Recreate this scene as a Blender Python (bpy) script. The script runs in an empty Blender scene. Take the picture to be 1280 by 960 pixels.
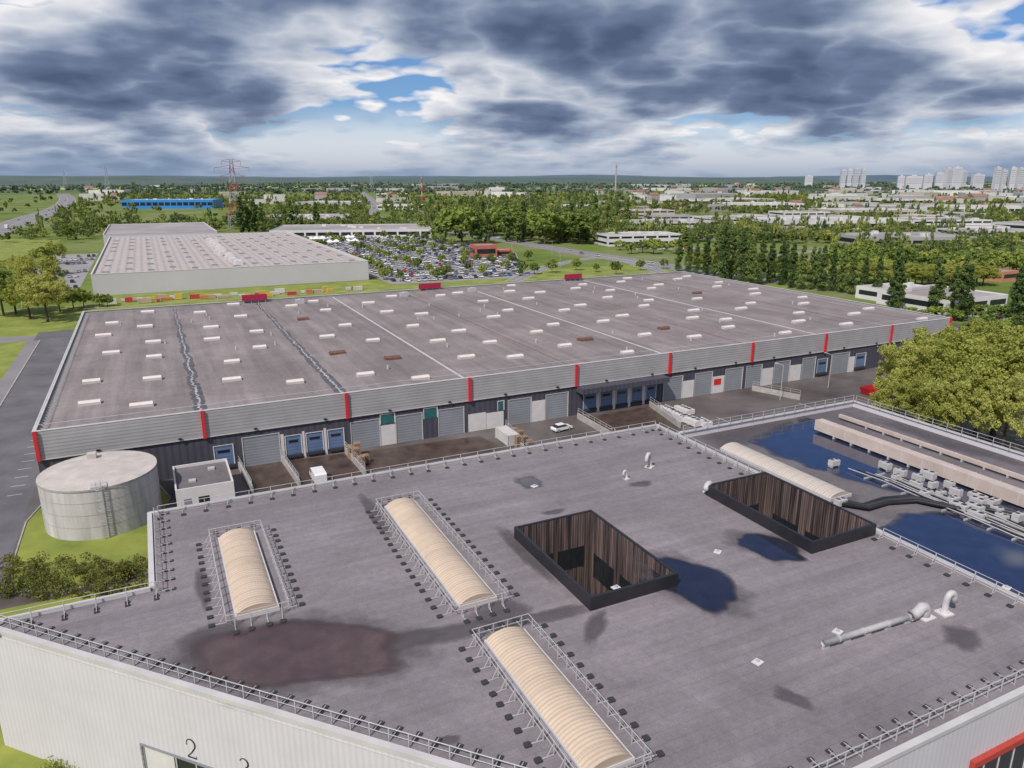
import bpy, math, random
import numpy as np
from mathutils import Vector, Matrix, noise as mnoise
from mathutils.geometry import tessellate_polygon
random.seed(7); rng=np.random.default_rng(7)
# ---------------- survey: camera solved from the photograph ----------------
FP=920.0; CH=48.0; TH=math.atan(258/920.0); CT,ST=math.cos(TH),math.sin(TH)
PHI=math.radians(26.0); CA,SA=math.cos(PHI),math.sin(PHI)
def G(px,py,z=0.0):
    a=(px-640)/FP; b=(480-py)/FP; t=(CH-z)/(ST-b*CT)
    return (a*t,(CT+b*ST)*t)
def W2L(x,y): return (x*CA+y*SA,-x*SA+y*CA)
def L2W(s,w): return (s*CA-w*SA,s*SA+w*CA)
def LP(px,py,z=0.0): return W2L(*G(px,py,z))
def fac_s(px,w,z=2.5):
    k=px-640
    return (k*(w*CA*CT+(CH-z)*ST)+w*SA*FP)/(FP*CA-k*SA*CT)
def fac_z(px,py,w):
    a=(px-640)/FP; b=(480-py)/FP; d=(a,CT+b*ST,-ST+b*CT); dl=W2L(d[0],d[1]); t=w/dl[1]; return CH+d[2]*t
scene=bpy.context.scene; COL=scene.collection
# ---------------- materials ----------------
def mat(name,col,rough=0.8,var=0.15,scale=0.5,bump=0.0,metal=0.0,col2=None,detail=6,spec=0.5,stretch=None,bscale=None):
    m=bpy.data.materials.new(name); m.use_nodes=True; nt=m.node_tree; N=nt.nodes; L=nt.links
    b=N['Principled BSDF']; b.inputs['Roughness'].default_value=rough; b.inputs['Metallic'].default_value=metal
    b.inputs['Specular IOR Level'].default_value=spec
    tc=N.new('ShaderNodeTexCoord'); mp=N.new('ShaderNodeMapping')
    L.new(tc.outputs['Object'],mp.inputs[0])
    if stretch: mp.inputs['Scale'].default_value=stretch
    nz=N.new('ShaderNodeTexNoise'); nz.inputs['Scale'].default_value=scale; nz.inputs['Detail'].default_value=detail
    nz.inputs['Roughness'].default_value=0.6
    L.new(mp.outputs[0],nz.inputs['Vector'])
    r=N.new('ShaderNodeValToRGB'); r.color_ramp.elements[0].position=0.3; r.color_ramp.elements[1].position=0.7
    c2=col2 if col2 else tuple(min(1,c*(1+var)) for c in col)
    c1=col if col2 else tuple(c*(1-var) for c in col)
    r.color_ramp.elements[0].color=(*c1,1); r.color_ramp.elements[1].color=(*c2,1)
    L.new(nz.outputs['Fac'],r.inputs[0]); L.new(r.outputs[0],b.inputs['Base Color'])
    if bump:
        bp=N.new('ShaderNodeBump'); bp.inputs['Strength'].default_value=bump; bp.inputs['Distance'].default_value=0.1
        n2=N.new('ShaderNodeTexNoise'); n2.inputs['Scale'].default_value=bscale or scale*8; n2.inputs['Detail'].default_value=4
        L.new(tc.outputs['Object'],n2.inputs['Vector']); L.new(n2.outputs['Fac'],bp.inputs['Height']); L.new(bp.outputs[0],b.inputs['Normal'])
    return m
def ribmat(name,col,dirv,period,rough=0.5,depth=0.25,metal=0.0,dirt=0.12):
    m=mat(name,col,rough,dirt,0.25,metal=metal); nt=m.node_tree; N=nt.nodes; L=nt.links
    b=N['Principled BSDF']; tc=[n for n in N if n.type=='TEX_COORD'][0]; ramp=[n for n in N if n.type=='VALTORGB'][0]
    d=N.new('ShaderNodeVectorMath'); d.operation='DOT_PRODUCT'; d.inputs[1].default_value=dirv
    L.new(tc.outputs['Object'],d.inputs[0])
    mu=N.new('ShaderNodeMath'); mu.operation='MULTIPLY'; mu.inputs[1].default_value=1/period; L.new(d.outputs['Value'],mu.inputs[0])
    fr=N.new('ShaderNodeMath'); fr.operation='PINGPONG'; fr.inputs[1].default_value=0.5; L.new(mu.outputs[0],fr.inputs[0])
    mr=N.new('ShaderNodeMapRange'); mr.inputs[1].default_value=0.1; mr.inputs[2].default_value=0.3
    mr.inputs[3].default_value=1-depth; mr.inputs[4].default_value=1; L.new(fr.outputs[0],mr.inputs[0])
    mx=N.new('ShaderNodeVectorMath'); mx.operation='SCALE'; L.new(ramp.outputs[0],mx.inputs[0]); L.new(mr.outputs[0],mx.inputs['Scale'])
    L.new(mx.outputs[0],b.inputs['Base Color'])
    bp=N.new('ShaderNodeBump'); bp.inputs['Strength'].default_value=0.4; bp.inputs['Distance'].default_value=0.04
    L.new(mr.outputs[0],bp.inputs['Height']); L.new(bp.outputs[0],b.inputs['Normal'])
    return m
def roofmat(name,c,seam=0.8,bw=9.0,bh=1.0,patch=0.3,rot=0.0,streak=0.0,sdir=(1,1,1)):
    m=mat(name,c,0.85,0.10,1.5,spec=0.3); nt=m.node_tree; N=nt.nodes; L=nt.links
    b=N['Principled BSDF']; tc=[n for n in N if n.type=='TEX_COORD'][0]; ramp=[n for n in N if n.type=='VALTORGB'][0]
    mp=N.new('ShaderNodeMapping'); mp.inputs['Rotation'].default_value=(0,0,rot); L.new(tc.outputs['Object'],mp.inputs[0])
    br=N.new('ShaderNodeTexBrick'); br.inputs['Scale'].default_value=1; br.inputs['Brick Width'].default_value=bw; br.inputs['Row Height'].default_value=bh
    br.inputs['Mortar Size'].default_value=0.025; br.inputs['Mortar Smooth'].default_value=0.3
    br.inputs['Color1'].default_value=(1,1,1,1); br.inputs['Color2'].default_value=(0.92,0.92,0.93,1); br.inputs['Mortar'].default_value=(seam,seam,seam,1)
    L.new(mp.outputs[0],br.inputs['Vector'])
    n2=N.new('ShaderNodeTexNoise'); n2.inputs['Scale'].default_value=0.07; n2.inputs['Detail'].default_value=8; n2.inputs['Roughness'].default_value=0.68; n2.inputs['Distortion'].default_value=0.5
    L.new(tc.outputs['Object'],n2.inputs['Vector'])
    mr=N.new('ShaderNodeMapRange'); mr.inputs[1].default_value=0.35; mr.inputs[2].default_value=0.65; mr.inputs[3].default_value=1-patch; mr.inputs[4].default_value=1+patch*0.5
    L.new(n2.outputs['Fac'],mr.inputs[0])
    n3=N.new('ShaderNodeTexNoise'); n3.inputs['Scale'].default_value=14; n3.inputs['Detail'].default_value=3
    L.new(tc.outputs['Object'],n3.inputs['Vector'])
    m3=N.new('ShaderNodeMapRange'); m3.inputs[1].default_value=0.3; m3.inputs[2].default_value=0.7; m3.inputs[3].default_value=0.84; m3.inputs[4].default_value=1.16
    L.new(n3.outputs['Fac'],m3.inputs[0])
    mm=N.new('ShaderNodeMath'); mm.operation='MULTIPLY'; L.new(mr.outputs[0],mm.inputs[0]); L.new(m3.outputs[0],mm.inputs[1])
    last=mm.outputs[0]
    if streak:
        mp2=N.new('ShaderNodeMapping'); mp2.inputs['Scale'].default_value=sdir; L.new(tc.outputs['Object'],mp2.inputs[0])
        n4=N.new('ShaderNodeTexNoise'); n4.inputs['Scale'].default_value=1; n4.inputs['Detail'].default_value=5; L.new(mp2.outputs[0],n4.inputs['Vector'])
        m4=N.new('ShaderNodeMapRange'); m4.inputs[1].default_value=.35; m4.inputs[2].default_value=.65; m4.inputs[3].default_value=1-streak; m4.inputs[4].default_value=1+streak*.5; L.new(n4.outputs['Fac'],m4.inputs[0])
        m5=N.new('ShaderNodeMath'); m5.operation='MULTIPLY'; L.new(last,m5.inputs[0]); L.new(m4.outputs[0],m5.inputs[1]); last=m5.outputs[0]
    x1=N.new('ShaderNodeVectorMath'); x1.operation='MULTIPLY'; L.new(ramp.outputs[0],x1.inputs[0]); L.new(br.outputs['Color'],x1.inputs[1])
    x2=N.new('ShaderNodeVectorMath'); x2.operation='SCALE'; L.new(x1.outputs[0],x2.inputs[0]); L.new(last,x2.inputs['Scale'])
    L.new(x2.outputs[0],b.inputs['Base Color'])
    return m
def wetmat(name,c1,c2,rough,lo=0.12,hi=0.3,spec=0.6,amax=1.0,nsc=0.9,namp=.5):
    # soft irregular shoreline: opacity grows from the rim (vertex attribute 'edge') broken up by noise
    m=mat(name,c1,rough,col2=c2,scale=0.5,spec=spec); nt=m.node_tree; N=nt.nodes; L=nt.links; b=N['Principled BSDF']
    a=N.new('ShaderNodeAttribute'); a.attribute_name='edge'; tc=[n for n in N if n.type=='TEX_COORD'][0]
    nz=N.new('ShaderNodeTexNoise'); nz.inputs['Scale'].default_value=nsc; nz.inputs['Detail'].default_value=4; L.new(tc.outputs['Object'],nz.inputs['Vector'])
    k=N.new('ShaderNodeMath'); k.operation='MULTIPLY_ADD'; k.inputs[1].default_value=namp; k.inputs[2].default_value=-namp/2; L.new(nz.outputs['Fac'],k.inputs[0])
    s=N.new('ShaderNodeMath'); s.operation='ADD'; L.new(k.outputs[0],s.inputs[0]); L.new(a.outputs['Fac'],s.inputs[1])
    r=N.new('ShaderNodeMapRange'); r.inputs[1].default_value=lo; r.inputs[2].default_value=hi; r.inputs[4].default_value=amax; L.new(s.outputs[0],r.inputs[0]); L.new(r.outputs[0],b.inputs['Alpha'])
    return m
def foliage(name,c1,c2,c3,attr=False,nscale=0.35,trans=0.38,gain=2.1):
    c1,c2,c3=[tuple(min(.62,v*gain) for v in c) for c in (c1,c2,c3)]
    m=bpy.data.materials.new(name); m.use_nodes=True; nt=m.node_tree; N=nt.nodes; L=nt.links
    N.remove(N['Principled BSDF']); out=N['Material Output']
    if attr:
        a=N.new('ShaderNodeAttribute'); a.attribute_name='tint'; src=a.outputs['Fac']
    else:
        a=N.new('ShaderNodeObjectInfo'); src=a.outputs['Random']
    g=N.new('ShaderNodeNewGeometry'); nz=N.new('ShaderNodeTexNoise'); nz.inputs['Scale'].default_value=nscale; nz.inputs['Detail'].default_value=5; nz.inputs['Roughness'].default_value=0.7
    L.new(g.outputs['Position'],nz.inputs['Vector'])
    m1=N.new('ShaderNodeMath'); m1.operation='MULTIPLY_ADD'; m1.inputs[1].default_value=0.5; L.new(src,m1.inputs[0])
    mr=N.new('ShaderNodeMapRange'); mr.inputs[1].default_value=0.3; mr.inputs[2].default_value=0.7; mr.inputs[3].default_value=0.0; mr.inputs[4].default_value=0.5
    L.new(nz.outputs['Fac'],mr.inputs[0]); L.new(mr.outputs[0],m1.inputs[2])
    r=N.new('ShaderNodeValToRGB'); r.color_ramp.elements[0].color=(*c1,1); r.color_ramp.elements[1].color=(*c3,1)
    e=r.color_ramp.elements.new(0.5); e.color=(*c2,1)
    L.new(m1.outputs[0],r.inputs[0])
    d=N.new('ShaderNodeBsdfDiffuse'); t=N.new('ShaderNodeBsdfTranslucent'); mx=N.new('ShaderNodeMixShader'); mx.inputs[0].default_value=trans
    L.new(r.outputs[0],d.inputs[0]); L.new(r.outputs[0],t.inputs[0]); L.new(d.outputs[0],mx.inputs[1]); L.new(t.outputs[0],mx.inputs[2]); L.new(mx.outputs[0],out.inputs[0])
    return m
M={}
M['roofn']=roofmat('bitumen_roof',(0.235,0.207,0.217),0.76,9,1.0,0.18,0,.12,(.05,.6,1))
M['rooff']=roofmat('membrane_roof',(0.262,0.224,0.218),0.84,1.1,14,0.22,0,.16,(.5,.03,1))
M['roofr']=roofmat('wet_bitumen_roof',(0.17,0.152,0.16),0.85,9,1.0,0.3)
M['parapet']=mat('parapet_metal',(0.52,0.50,0.49),0.45,0.1,0.4)
M['clad']=ribmat('grey_ribbed_cladding',(0.38,0.365,0.37),(0,0,1),0.55,0.55,0.25,0.0)
M['cladv']=ribmat('pale_vertical_cladding',(0.60,0.57,0.60),(1,0,0),0.5,0.5,0.08,0,0.05)
M['charcoal']=ribmat('charcoal_wall',(0.07,0.068,0.09),(1,0,0),1.1,0.6,0.25)
M['red']=mat('red_paint',(0.60,0.025,0.03),0.45,0.1,1)
M['ored']=mat('orange_red_paint',(0.42,0.05,0.035),0.5,0.12,1)
M['burg']=mat('burgundy_board',(0.36,0.015,0.06),0.5,0.1,1)
M['door']=ribmat('grey_roller_door',(0.26,0.275,0.30),(0,0,1),0.5,0.5,0.22)
M['bdoor']=ribmat('blue_dock_door',(0.12,0.18,0.31),(0,0,1),0.6,0.45,0.2)
M['white']=mat('white_paint',(0.62,0.59,0.58),0.55,0.08,0.6)
M['glass']=mat('dark_glass',(0.02,0.024,0.028),0.12,0.2,1,spec=0.5)
M['gglass']=mat('green_tinted_glass',(0.03,0.13,0.13),0.15,0.2,1)
M['black']=mat('black_metal',(0.02,0.02,0.024),0.4,0.2,1)
M['rubber']=mat('black_rubber',(0.035,0.035,0.038),0.75,0.2,2)
M['galv']=mat('galvanised_steel',(0.47,0.455,0.455),0.5,0.1,2,metal=0.1)
M['duct']=mat('pale_duct_metal',(0.48,0.46,0.45),0.5,0.12,1)
M['cream']=ribmat('tan_translucent_sheet',(0.60,0.47,0.35),(0,1,0),0.36,0.5,0.2,0,0.14)
M['pale']=ribmat('pale_translucent_sheet',(0.54,0.475,0.41),(0,1,0),0.4,0.55,0.2,0,0.1)
M['sky']=mat('skylight_acrylic',(0.72,0.63,0.58),0.35,0.08,1)
M['rust']=mat('rusty_brown_metal',(0.16,0.075,0.06),0.7,0.3,2)
def woodm():
    m=ribmat('weathered_plank_wood',(0.16,0.10,0.09),(1,1,0),0.30,0.85,0.55,0,0.0)
    nt=m.node_tree; r=[n for n in nt.nodes if n.type=='VALTORGB'][0]; r.color_ramp.elements[0].position=.38; r.color_ramp.elements[1].position=.66; r.color_ramp.elements[0].color=(.022,.016,.016,1); r.color_ramp.elements[1].color=(.21,.145,.13,1)
    mp=[n for n in nt.nodes if n.type=='MAPPING'][0]; mp.inputs['Scale'].default_value=(9,9,.35); return m
M['wood']=woodm()
M['pallet']=mat('pallet_wood',(0.34,0.23,0.15),0.8,0.3,3)
M['concrete']=mat('concrete',(0.36,0.34,0.32),0.85,0.2,0.6,0.2)
M['dfloor']=mat('dark_paving',(0.07,0.065,0.06),0.85,0.3,0.8)
M['tank']=mat('stained_tank_concrete',(0.33,0.315,0.30),0.75,col2=(0.60,0.57,0.55),scale=0.8,stretch=(1,1,0.12),detail=9)
M['tanktop']=mat('tank_roof_sheet',(0.50,0.45,0.41),0.7,0.15,0.5)
M['asph']=mat('asphalt',(0.085,0.08,0.09),0.8,col2=(0.16,0.15,0.16),scale=0.12,detail=11)
M['asphd']=mat('damp_asphalt',(0.05,0.038,0.033),0.5,col2=(0.17,0.148,0.142),scale=0.07,detail=11)
M['ramp']=mat('wet_ramp_concrete',(0.04,0.025,0.02),0.4,col2=(0.11,0.075,0.06),scale=0.4,detail=8)
M['road']=mat('road_asphalt',(0.22,0.205,0.21),0.85,0.15,0.05)
M['line']=mat('road_paint',(0.65,0.65,0.65),0.6,0.1,2)
M['grass']=mat('mown_grass',(0.115,0.16,0.022),0.95,col2=(0.29,0.31,0.055),scale=0.12,detail=12)
M['water']=wetmat('puddle_water',(0.018,0.019,0.034),(0.03,0.031,0.05),0.05,.06,.22,1.0,.94,.35,.25)  # blue sky reflection tinted into the dark base colour
M['redwater']=wetmat('brown_puddle_water',(0.045,0.023,0.026),(0.095,0.055,0.058),0.14,.05,.24,.6,.93,.3,.25)
M['wet']=wetmat('damp_bitumen',(0.09,0.078,0.084),(0.13,0.114,0.12),0.5,.05,.5,.4,.66,.6)
M['bark']=mat('bark',(0.08,0.06,0.045),0.9,0.3,4)
M['leafn']=foliage('spring_leaves',(0.15,0.165,0.035),(0.225,0.235,0.06),(0.32,0.31,0.105),nscale=0.5,gain=1.95,trans=.45)
M['leafg']=foliage('green_leaves',(0.045,0.068,0.02),(0.11,0.145,0.035),(0.24,0.25,0.06),nscale=0.4,gain=2.2)
M['leafp']=foliage('poplar_leaves',(0.03,0.05,0.02),(0.07,0.10,0.032),(0.15,0.18,0.05),nscale=0.4,gain=2.2)
M['leafd']=foliage('hedge_leaves',(0.035,0.045,0.015),(0.10,0.105,0.03),(0.20,0.17,0.06),nscale=0.7,gain=1.8)
M['leaff']=foliage('woodland_leaves',(0.04,0.055,0.028),(0.095,0.12,0.038),(0.27,0.27,0.07),attr=True,nscale=0.15,gain=2.2)
M['leafh']=foliage('haze_tinted_leaves',(0.05,0.075,0.06),(0.08,0.11,0.075),(0.14,0.16,0.09),attr=True,nscale=0.02)  # distance haze painted into the leaf colour, bluer and paler
# ---------------- mesh builder ----------------
class MB:
    def __init__(s): s.v=[]; s.f=[]; s.m=[]
    def add(s,vs,fs,mi=0):
        o=len(s.v); s.v+= [tuple(p) for p in vs]; s.f+=[tuple(i+o for i in f) for f in fs]; s.m+=[mi]*len(fs); return s
    def box(s,x0,x1,y0,y1,z0,z1,mi=0):
        return s.add([(x0,y0,z0),(x1,y0,z0),(x1,y1,z0),(x0,y1,z0),(x0,y0,z1),(x1,y0,z1),(x1,y1,z1),(x0,y1,z1)],
          [(0,3,2,1),(4,5,6,7),(0,1,5,4),(1,2,6,5),(2,3,7,6),(3,0,4,7)],mi)
    def quad(s,a,b,c,d,mi=0): return s.add([a,b,c,d],[(0,1,2,3)],mi)
    def prism(s,poly,z0,z1,mi=0,top=True):
        n=len(poly); vs=[(x,y,z0) for x,y in poly]+[(x,y,z1) for x,y in poly]
        fs=[(i,(i+1)%n,n+(i+1)%n,n+i) for i in range(n)]
        if top: fs.append(tuple(range(n,2*n)))
        return s.add(vs,fs,mi)
    def tube(s,p,q,r,n=6,mi=0,r2=None,cap=True):
        p=Vector(p);q=Vector(q);d=(q-p); 
        if d.length<1e-6: return s
        d.normalize(); a=Vector((0,0,1)) if abs(d.z)<0.9 else Vector((1,0,0)); e=d.cross(a).normalized(); g=d.cross(e)
        r2=r if r2 is None else r2; vs=[]
        for c,rr in ((p,r),(q,r2)):
            for i in range(n):
                t=2*math.pi*i/n; vs.append(c+(e*math.cos(t)+g*math.sin(t))*rr)
        fs=[(i,(i+1)%n,n+(i+1)%n,n+i) for i in range(n)]
        if cap: fs+=[tuple(range(n)),tuple(range(2*n-1,n-1,-1))]
        return s.add(vs,fs,mi)
    def path(s,pts,r,n=8,mi=0):
        pts=[Vector(p) for p in pts]; rings=[]; e=None
        for i,p in enumerate(pts):
            d=(pts[min(i+1,len(pts)-1)]-pts[max(i-1,0)]).normalized()
            if e is None: e=d.cross(Vector((0,0,1)) if abs(d.z)<.9 else Vector((0,1,0))).normalized()
            else: e=(e-d*e.dot(d)).normalized()
            g=d.cross(e); rings.append([p+(e*math.cos(2*math.pi*k/n)+g*math.sin(2*math.pi*k/n))*r for k in range(n)])
        vs=[v for rg in rings for v in rg]; fs=[]
        for i in range(len(rings)-1):
            for k in range(n): fs.append((i*n+k,i*n+(k+1)%n,(i+1)*n+(k+1)%n,(i+1)*n+k))
        fs+=[tuple(range(n)),tuple(range((len(rings)-1)*n,len(rings)*n))]
        return s.add(vs,fs,mi)
    def mesh(s,name,mats,smooth=False):
        me=bpy.data.meshes.new(name); me.from_pydata(s.v,[],s.f)
        for k in mats: me.materials.append(M[k] if isinstance(k,str) else k)
        me.polygons.foreach_set('material_index',s.m)
        if smooth: me.polygons.foreach_set('use_smooth',[True]*len(s.f))
        me.update(); return me
def put(name,me,parent=None,loc=(0,0,0),rot=0.0,scale=None):
    o=bpy.data.objects.new(name,me); COL.objects.link(o); o.location=loc; o.rotation_euler[2]=rot
    if scale: o.scale=scale
    if parent: o.parent=parent
    return o
def tag(o,label,cat,group=None,kind=None):
    o['label']=label; o['category']=cat
    if group: o['group']=group
    if kind: o['kind']=kind
    return o
def root(name,label,cat,s,w,z=0.0,rot=0.0,group=None):
    x,y=L2W(s,w); o=put(name,None,None,(x,y,z),PHI+rot); o.empty_display_size=0.5
    return tag(o,label,cat,group)
def rootW(name,label,cat,x,y,z=0.0,rot=0.0,group=None):
    o=put(name,None,None,(x,y,z),rot); o.empty_display_size=0.5
    return tag(o,label,cat,group)
def quads_mesh(name,V,mats,tint=None):
    n=V.shape[0]; me=bpy.data.meshes.new(name)
    me.vertices.add(n*4); me.vertices.foreach_set('co',V.reshape(-1).astype(np.float32))
    me.loops.add(n*4); me.loops.foreach_set('vertex_index',np.arange(n*4,dtype=np.int32))
    me.polygons.add(n); me.polygons.foreach_set('loop_start',np.arange(0,n*4,4,dtype=np.int32))
    try: me.polygons.foreach_set('loop_total',np.full(n,4,dtype=np.int32))
    except Exception: pass
    for k in mats: me.materials.append(M[k])
    if tint is not None:
        a=me.attributes.new('tint','FLOAT','FACE'); a.data.foreach_set('value',tint.astype(np.float32))
    me.update(calc_edges=True); return me
# ---------------- ground ----------------
def gpoly(name,pts,z,m,label,cat='ground',local=True):
    P=[L2W(*p) if local else p for p in pts]
    tri=tessellate_polygon([[Vector((x,y,0)) for x,y in P]])
    mb=MB(); mb.add([(x,y,z) for x,y in P],[tuple(t) for t in tri]); me=mb.mesh(name,[m])
    for p in me.polygons:
        if p.normal.z<0: p.flip()
    o=put(name,me); return tag(o,label,cat,kind='structure')
gm=bpy.data.materials.new('terrain'); gm.use_nodes=True; nt=gm.node_tree; N=nt.nodes; L=nt.links; b=N['Principled BSDF']; b.inputs['Roughness'].default_value=0.95; b.inputs['Specular IOR Level'].default_value=0.1
tc=N.new('ShaderNodeTexCoord')
n1=N.new('ShaderNodeTexNoise'); n1.inputs['Scale'].default_value=0.012; n1.inputs['Detail'].default_value=12; n1.inputs['Roughness'].default_value=0.7; L.new(tc.outputs['Object'],n1.inputs['Vector'])
r1=N.new('ShaderNodeValToRGB'); els=r1.color_ramp.elements; els[0].position=0.3; els[0].color=(0.07,0.11,0.03,1); els[1].position=0.72; els[1].color=(0.27,0.25,0.20,1)
e=els.new(0.48); e.color=(0.14,0.19,0.04,1); e=els.new(0.6); e.color=(0.20,0.21,0.10,1)
L.new(n1.outputs['Fac'],r1.inputs[0])
vo=N.new('ShaderNodeTexVoronoi'); vo.inputs['Scale'].default_value=0.0016; L.new(tc.outputs['Object'],vo.inputs['Vector'])
r2=N.new('ShaderNodeValToRGB'); els=r2.color_ramp.elements; els[0].color=(0.06,0.10,0.07,1); els[1].color=(0.42,0.42,0.08,1); els[0].position=0.0; e=els.new(0.45); e.color=(0.09,0.14,0.08,1); e=els.new(0.75); e.color=(0.2,0.22,0.13,1)
sp=N.new('ShaderNodeSeparateColor'); L.new(vo.outputs['Color'],sp.inputs[0]); L.new(sp.outputs[0],r2.inputs[0])
ln=N.new('ShaderNodeVectorMath'); ln.operation='LENGTH'; L.new(tc.outputs['Object'],ln.inputs[0])
mr=N.new('ShaderNodeMapRange'); mr.inputs[1].default_value=2200; mr.inputs[2].default_value=3500; L.new(ln.outputs['Value'],mr.inputs[0])
mx=N.new('ShaderNodeMix'); mx.data_type='RGBA'; L.new(mr.outputs[0],mx.inputs[0]); L.new(r1.outputs[0],mx.inputs[6]); L.new(r2.outputs[0],mx.inputs[7]); L.new(mx.outputs[2],b.inputs['Base Color'])
mb=MB(); mb.quad((-30000,-3000,0),(30000,-3000,0),(30000,34000,0),(-30000,34000,0)); me=mb.mesh('ground',[gm]); tag(put('ground',me),'wide green plain of grass, fields and bare earth','ground',kind='structure')
def rect(s0,s1,w0,w1): return [(s0,w0),(s1,w0),(s1,w1),(s0,w1)]
gpoly('grass',[(-160,-20),(-3,-20),(-3,330),(-160,330)],0.004,'grass','mown green grass around the warehouse road','grass')
gpoly('grass',[(-260,325),(-76,325),(-62,700),(-330,900)],0.005,'grass','bright grass embankment beside the highway','grass')
gpoly('grass',rect(-22,260,243,352),0.006,'grass','grass verge behind the large warehouse','grass')
gpoly('yard_pavement',[(-35,93),(-3.6,93),(-3.6,60),(245,60),(245,262),(-35,262)],0.010,'asphd','dark damp asphalt service yard between warehouses','yard')
gpoly('road',rect(-33,-21,92,262),0.014,'asph','worn grey asphalt access road beside the warehouse','road')
gpoly('path',rect(-36.5,-33.4,92,262),0.016,'road','narrow pale track beside the access road','path')
gpoly('road',rect(-35,230,262,276),0.012,'asph','asphalt service road behind the large warehouse','road')
gpoly('pavement',rect(5,70,-5,24.4),0.010,'asph','asphalt apron under the entrance wall','pavement')
gpoly('path',[(-60,262),(-35,262),(-35,270),(-90,285)],0.016,'road','pale path curving off the access road','path')
isl=[(-20.5,104),(-19.5,97),(-14,94.5),(-3.8,94.5),(-3.8,110),(-1.6,118),(-3,124),(-19,124.5),(-20.5,118)]
gpoly('grass',isl,0.02,'grass','bright grass island around the storage tank','grass')
mb=MB()
for i in range(len(isl)):
    a=Vector(isl[i]);c=Vector(isl[(i+1)%len(isl)]); d=(c-a).normalized(); n=Vector((d.y,-d.x))*0.18
    pts=[L2W(*(a)),L2W(*(c)),L2W(*(c+n)),L2W(*(a+n))]; mb.prism(pts,0.0,0.14)
tag(put('kerb',mb.mesh('kerb',['concrete'])),'pale concrete kerb edging the tank lawn','kerb',kind='structure')
mb=MB(); mb.prism([L2W(*p) for p in rect(-33.35,-33.05,92,262)],0,0.13)
tag(put('kerb',mb.mesh('kerb',['concrete'])),'straight concrete kerb beside access road','kerb',kind='structure')
mb=MB()
for k in range(8):
    s=10+k*23; mb.quad(*[(*L2W(*p),0.018) for p in rect(s,s+0.15,100,112)])
for k in range(14): mb.quad(*[(*L2W(*p),0.018) for p in rect(-24.5,-22.5,130+k*4,130.12+k*4)])
tag(put('road_marking',mb.mesh('road_marking',['line'])),'thin white painted lines on asphalt','road marking',kind='structure')
ROADS=[]
def road(name,pts,width,m,label,z=0.03,dash=True):
    P=[Vector(G(*p)) for p in pts]; 
    Q=[]
    for i in range(len(P)-1):
        p0=P[max(i-1,0)];p1=P[i];p2=P[i+1];p3=P[min(i+2,len(P)-1)]
        for k in range(6):
            t=k/6; Q.append(0.5*((2*p1)+(p2-p0)*t+(2*p0-5*p1+4*p2-p3)*t*t+(3*p1-p0-3*p2+p3)*t**3))
    Q.append(P[-1]); L_=[];R_=[];mb=MB(); ml=MB()
    for i,q in enumerate(Q):
        d=(Q[min(i+1,len(Q)-1)]-Q[max(i-1,0)]).normalized(); n=Vector((-d.y,d.x)); L_.append(q+n*width/2); R_.append(q-n*width/2)
        if i: ROADS.append((Q[i-1],q,width/2+5))
    for i in range(len(Q)-1):
        mb.quad((*R_[i],z),(*R_[i+1],z),(*L_[i+1],z),(*L_[i],z))
        for f in (0.04,0.5,0.96):
            a=R_[i].lerp(L_[i],f);c=R_[i+1].lerp(L_[i+1],f); e=(L_[i]-R_[i]).normalized()*0.12
            ml.quad((*(a-e),z+0.02),(*(c-e),z+0.02),(*(c+e),z+0.02),(*(a+e),z+0.02))
    o=tag(put(name,mb.mesh(name,[m])),label,'road',kind='structure')
    tag(put('road_marking',ml.mesh('road_marking',['line'])),'white lane lines on a main road','road marking',kind='structure')
    return Q
HW=road('highway',[(-160,335),(-60,306),(0,286),(40,272),(70,262),(82,254),(84,248),(78,242)],34,'road','wide dual carriageway running to the horizon')
MR=road('road',[(452,240),(470,256),(464,268),(500,279),(560,289),(630,300),(700,312),(790,326),(880,340),(980,352)],18,'road','main road curving between trees')
R3=road('road',[(560,289),(640,286),(720,281),(800,277),(900,268)],9,'road','side road through the business park',0.035)
R4=road('road',[(640,352),(690,332),(760,322),(840,345)],8,'road','slip road joining the main road',0.04)
R5=road('road',[(880,340),(1000,316),(1130,304),(1290,292)],8,'road','street past white office blocks',0.045)
# ---------------- big grey warehouse ----------------
FW=126.0; S0=-19.1; S1=195.2; BAY=(S1-S0)/9; DEP=115.5; ZT=11.0
wh=root('warehouse','huge grey logistics warehouse with red fins and dock doors','warehouse',S0,FW)
LN=S1-S0
def zr(s): 
    f=(s%BAY)/BAY; return 10.25+0.45*(1-abs(2*f-1))
mb=MB()
for i in range(9):
    a=i*BAY; h=a+BAY/2; c=a+BAY
    a2=max(a,0.35); c2=min(c,LN-0.35)
    for (p,q) in ((a2,h),(h,c2)):
        zp=10.25 if p!=h else 10.7; zq=10.25 if q!=h else 10.7
        mb.quad((p,0.35,zp),(q,0.35,zq),(q,DEP-0.35,zq),(p,DEP-0.35,zp))
put('roof',mb.mesh('roof',['rooff']),wh)
mb=MB(); zc=6.6
mb.box(0,LN,0,0.35,zc,ZT); mb.box(0,LN,DEP-0.35,DEP,0,ZT); mb.box(0,0.35,0.35,DEP-0.35,0,ZT); mb.box(LN-0.35,LN,0.35,DEP-0.35,0,ZT)
put('wall',mb.mesh('wall',['clad']),wh)
mb=MB(); mb.box(0.02,LN-0.02,0.25,0.6,0,zc-0.003); put('lower_wall',mb.mesh('lower_wall',['charcoal']),wh)
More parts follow.
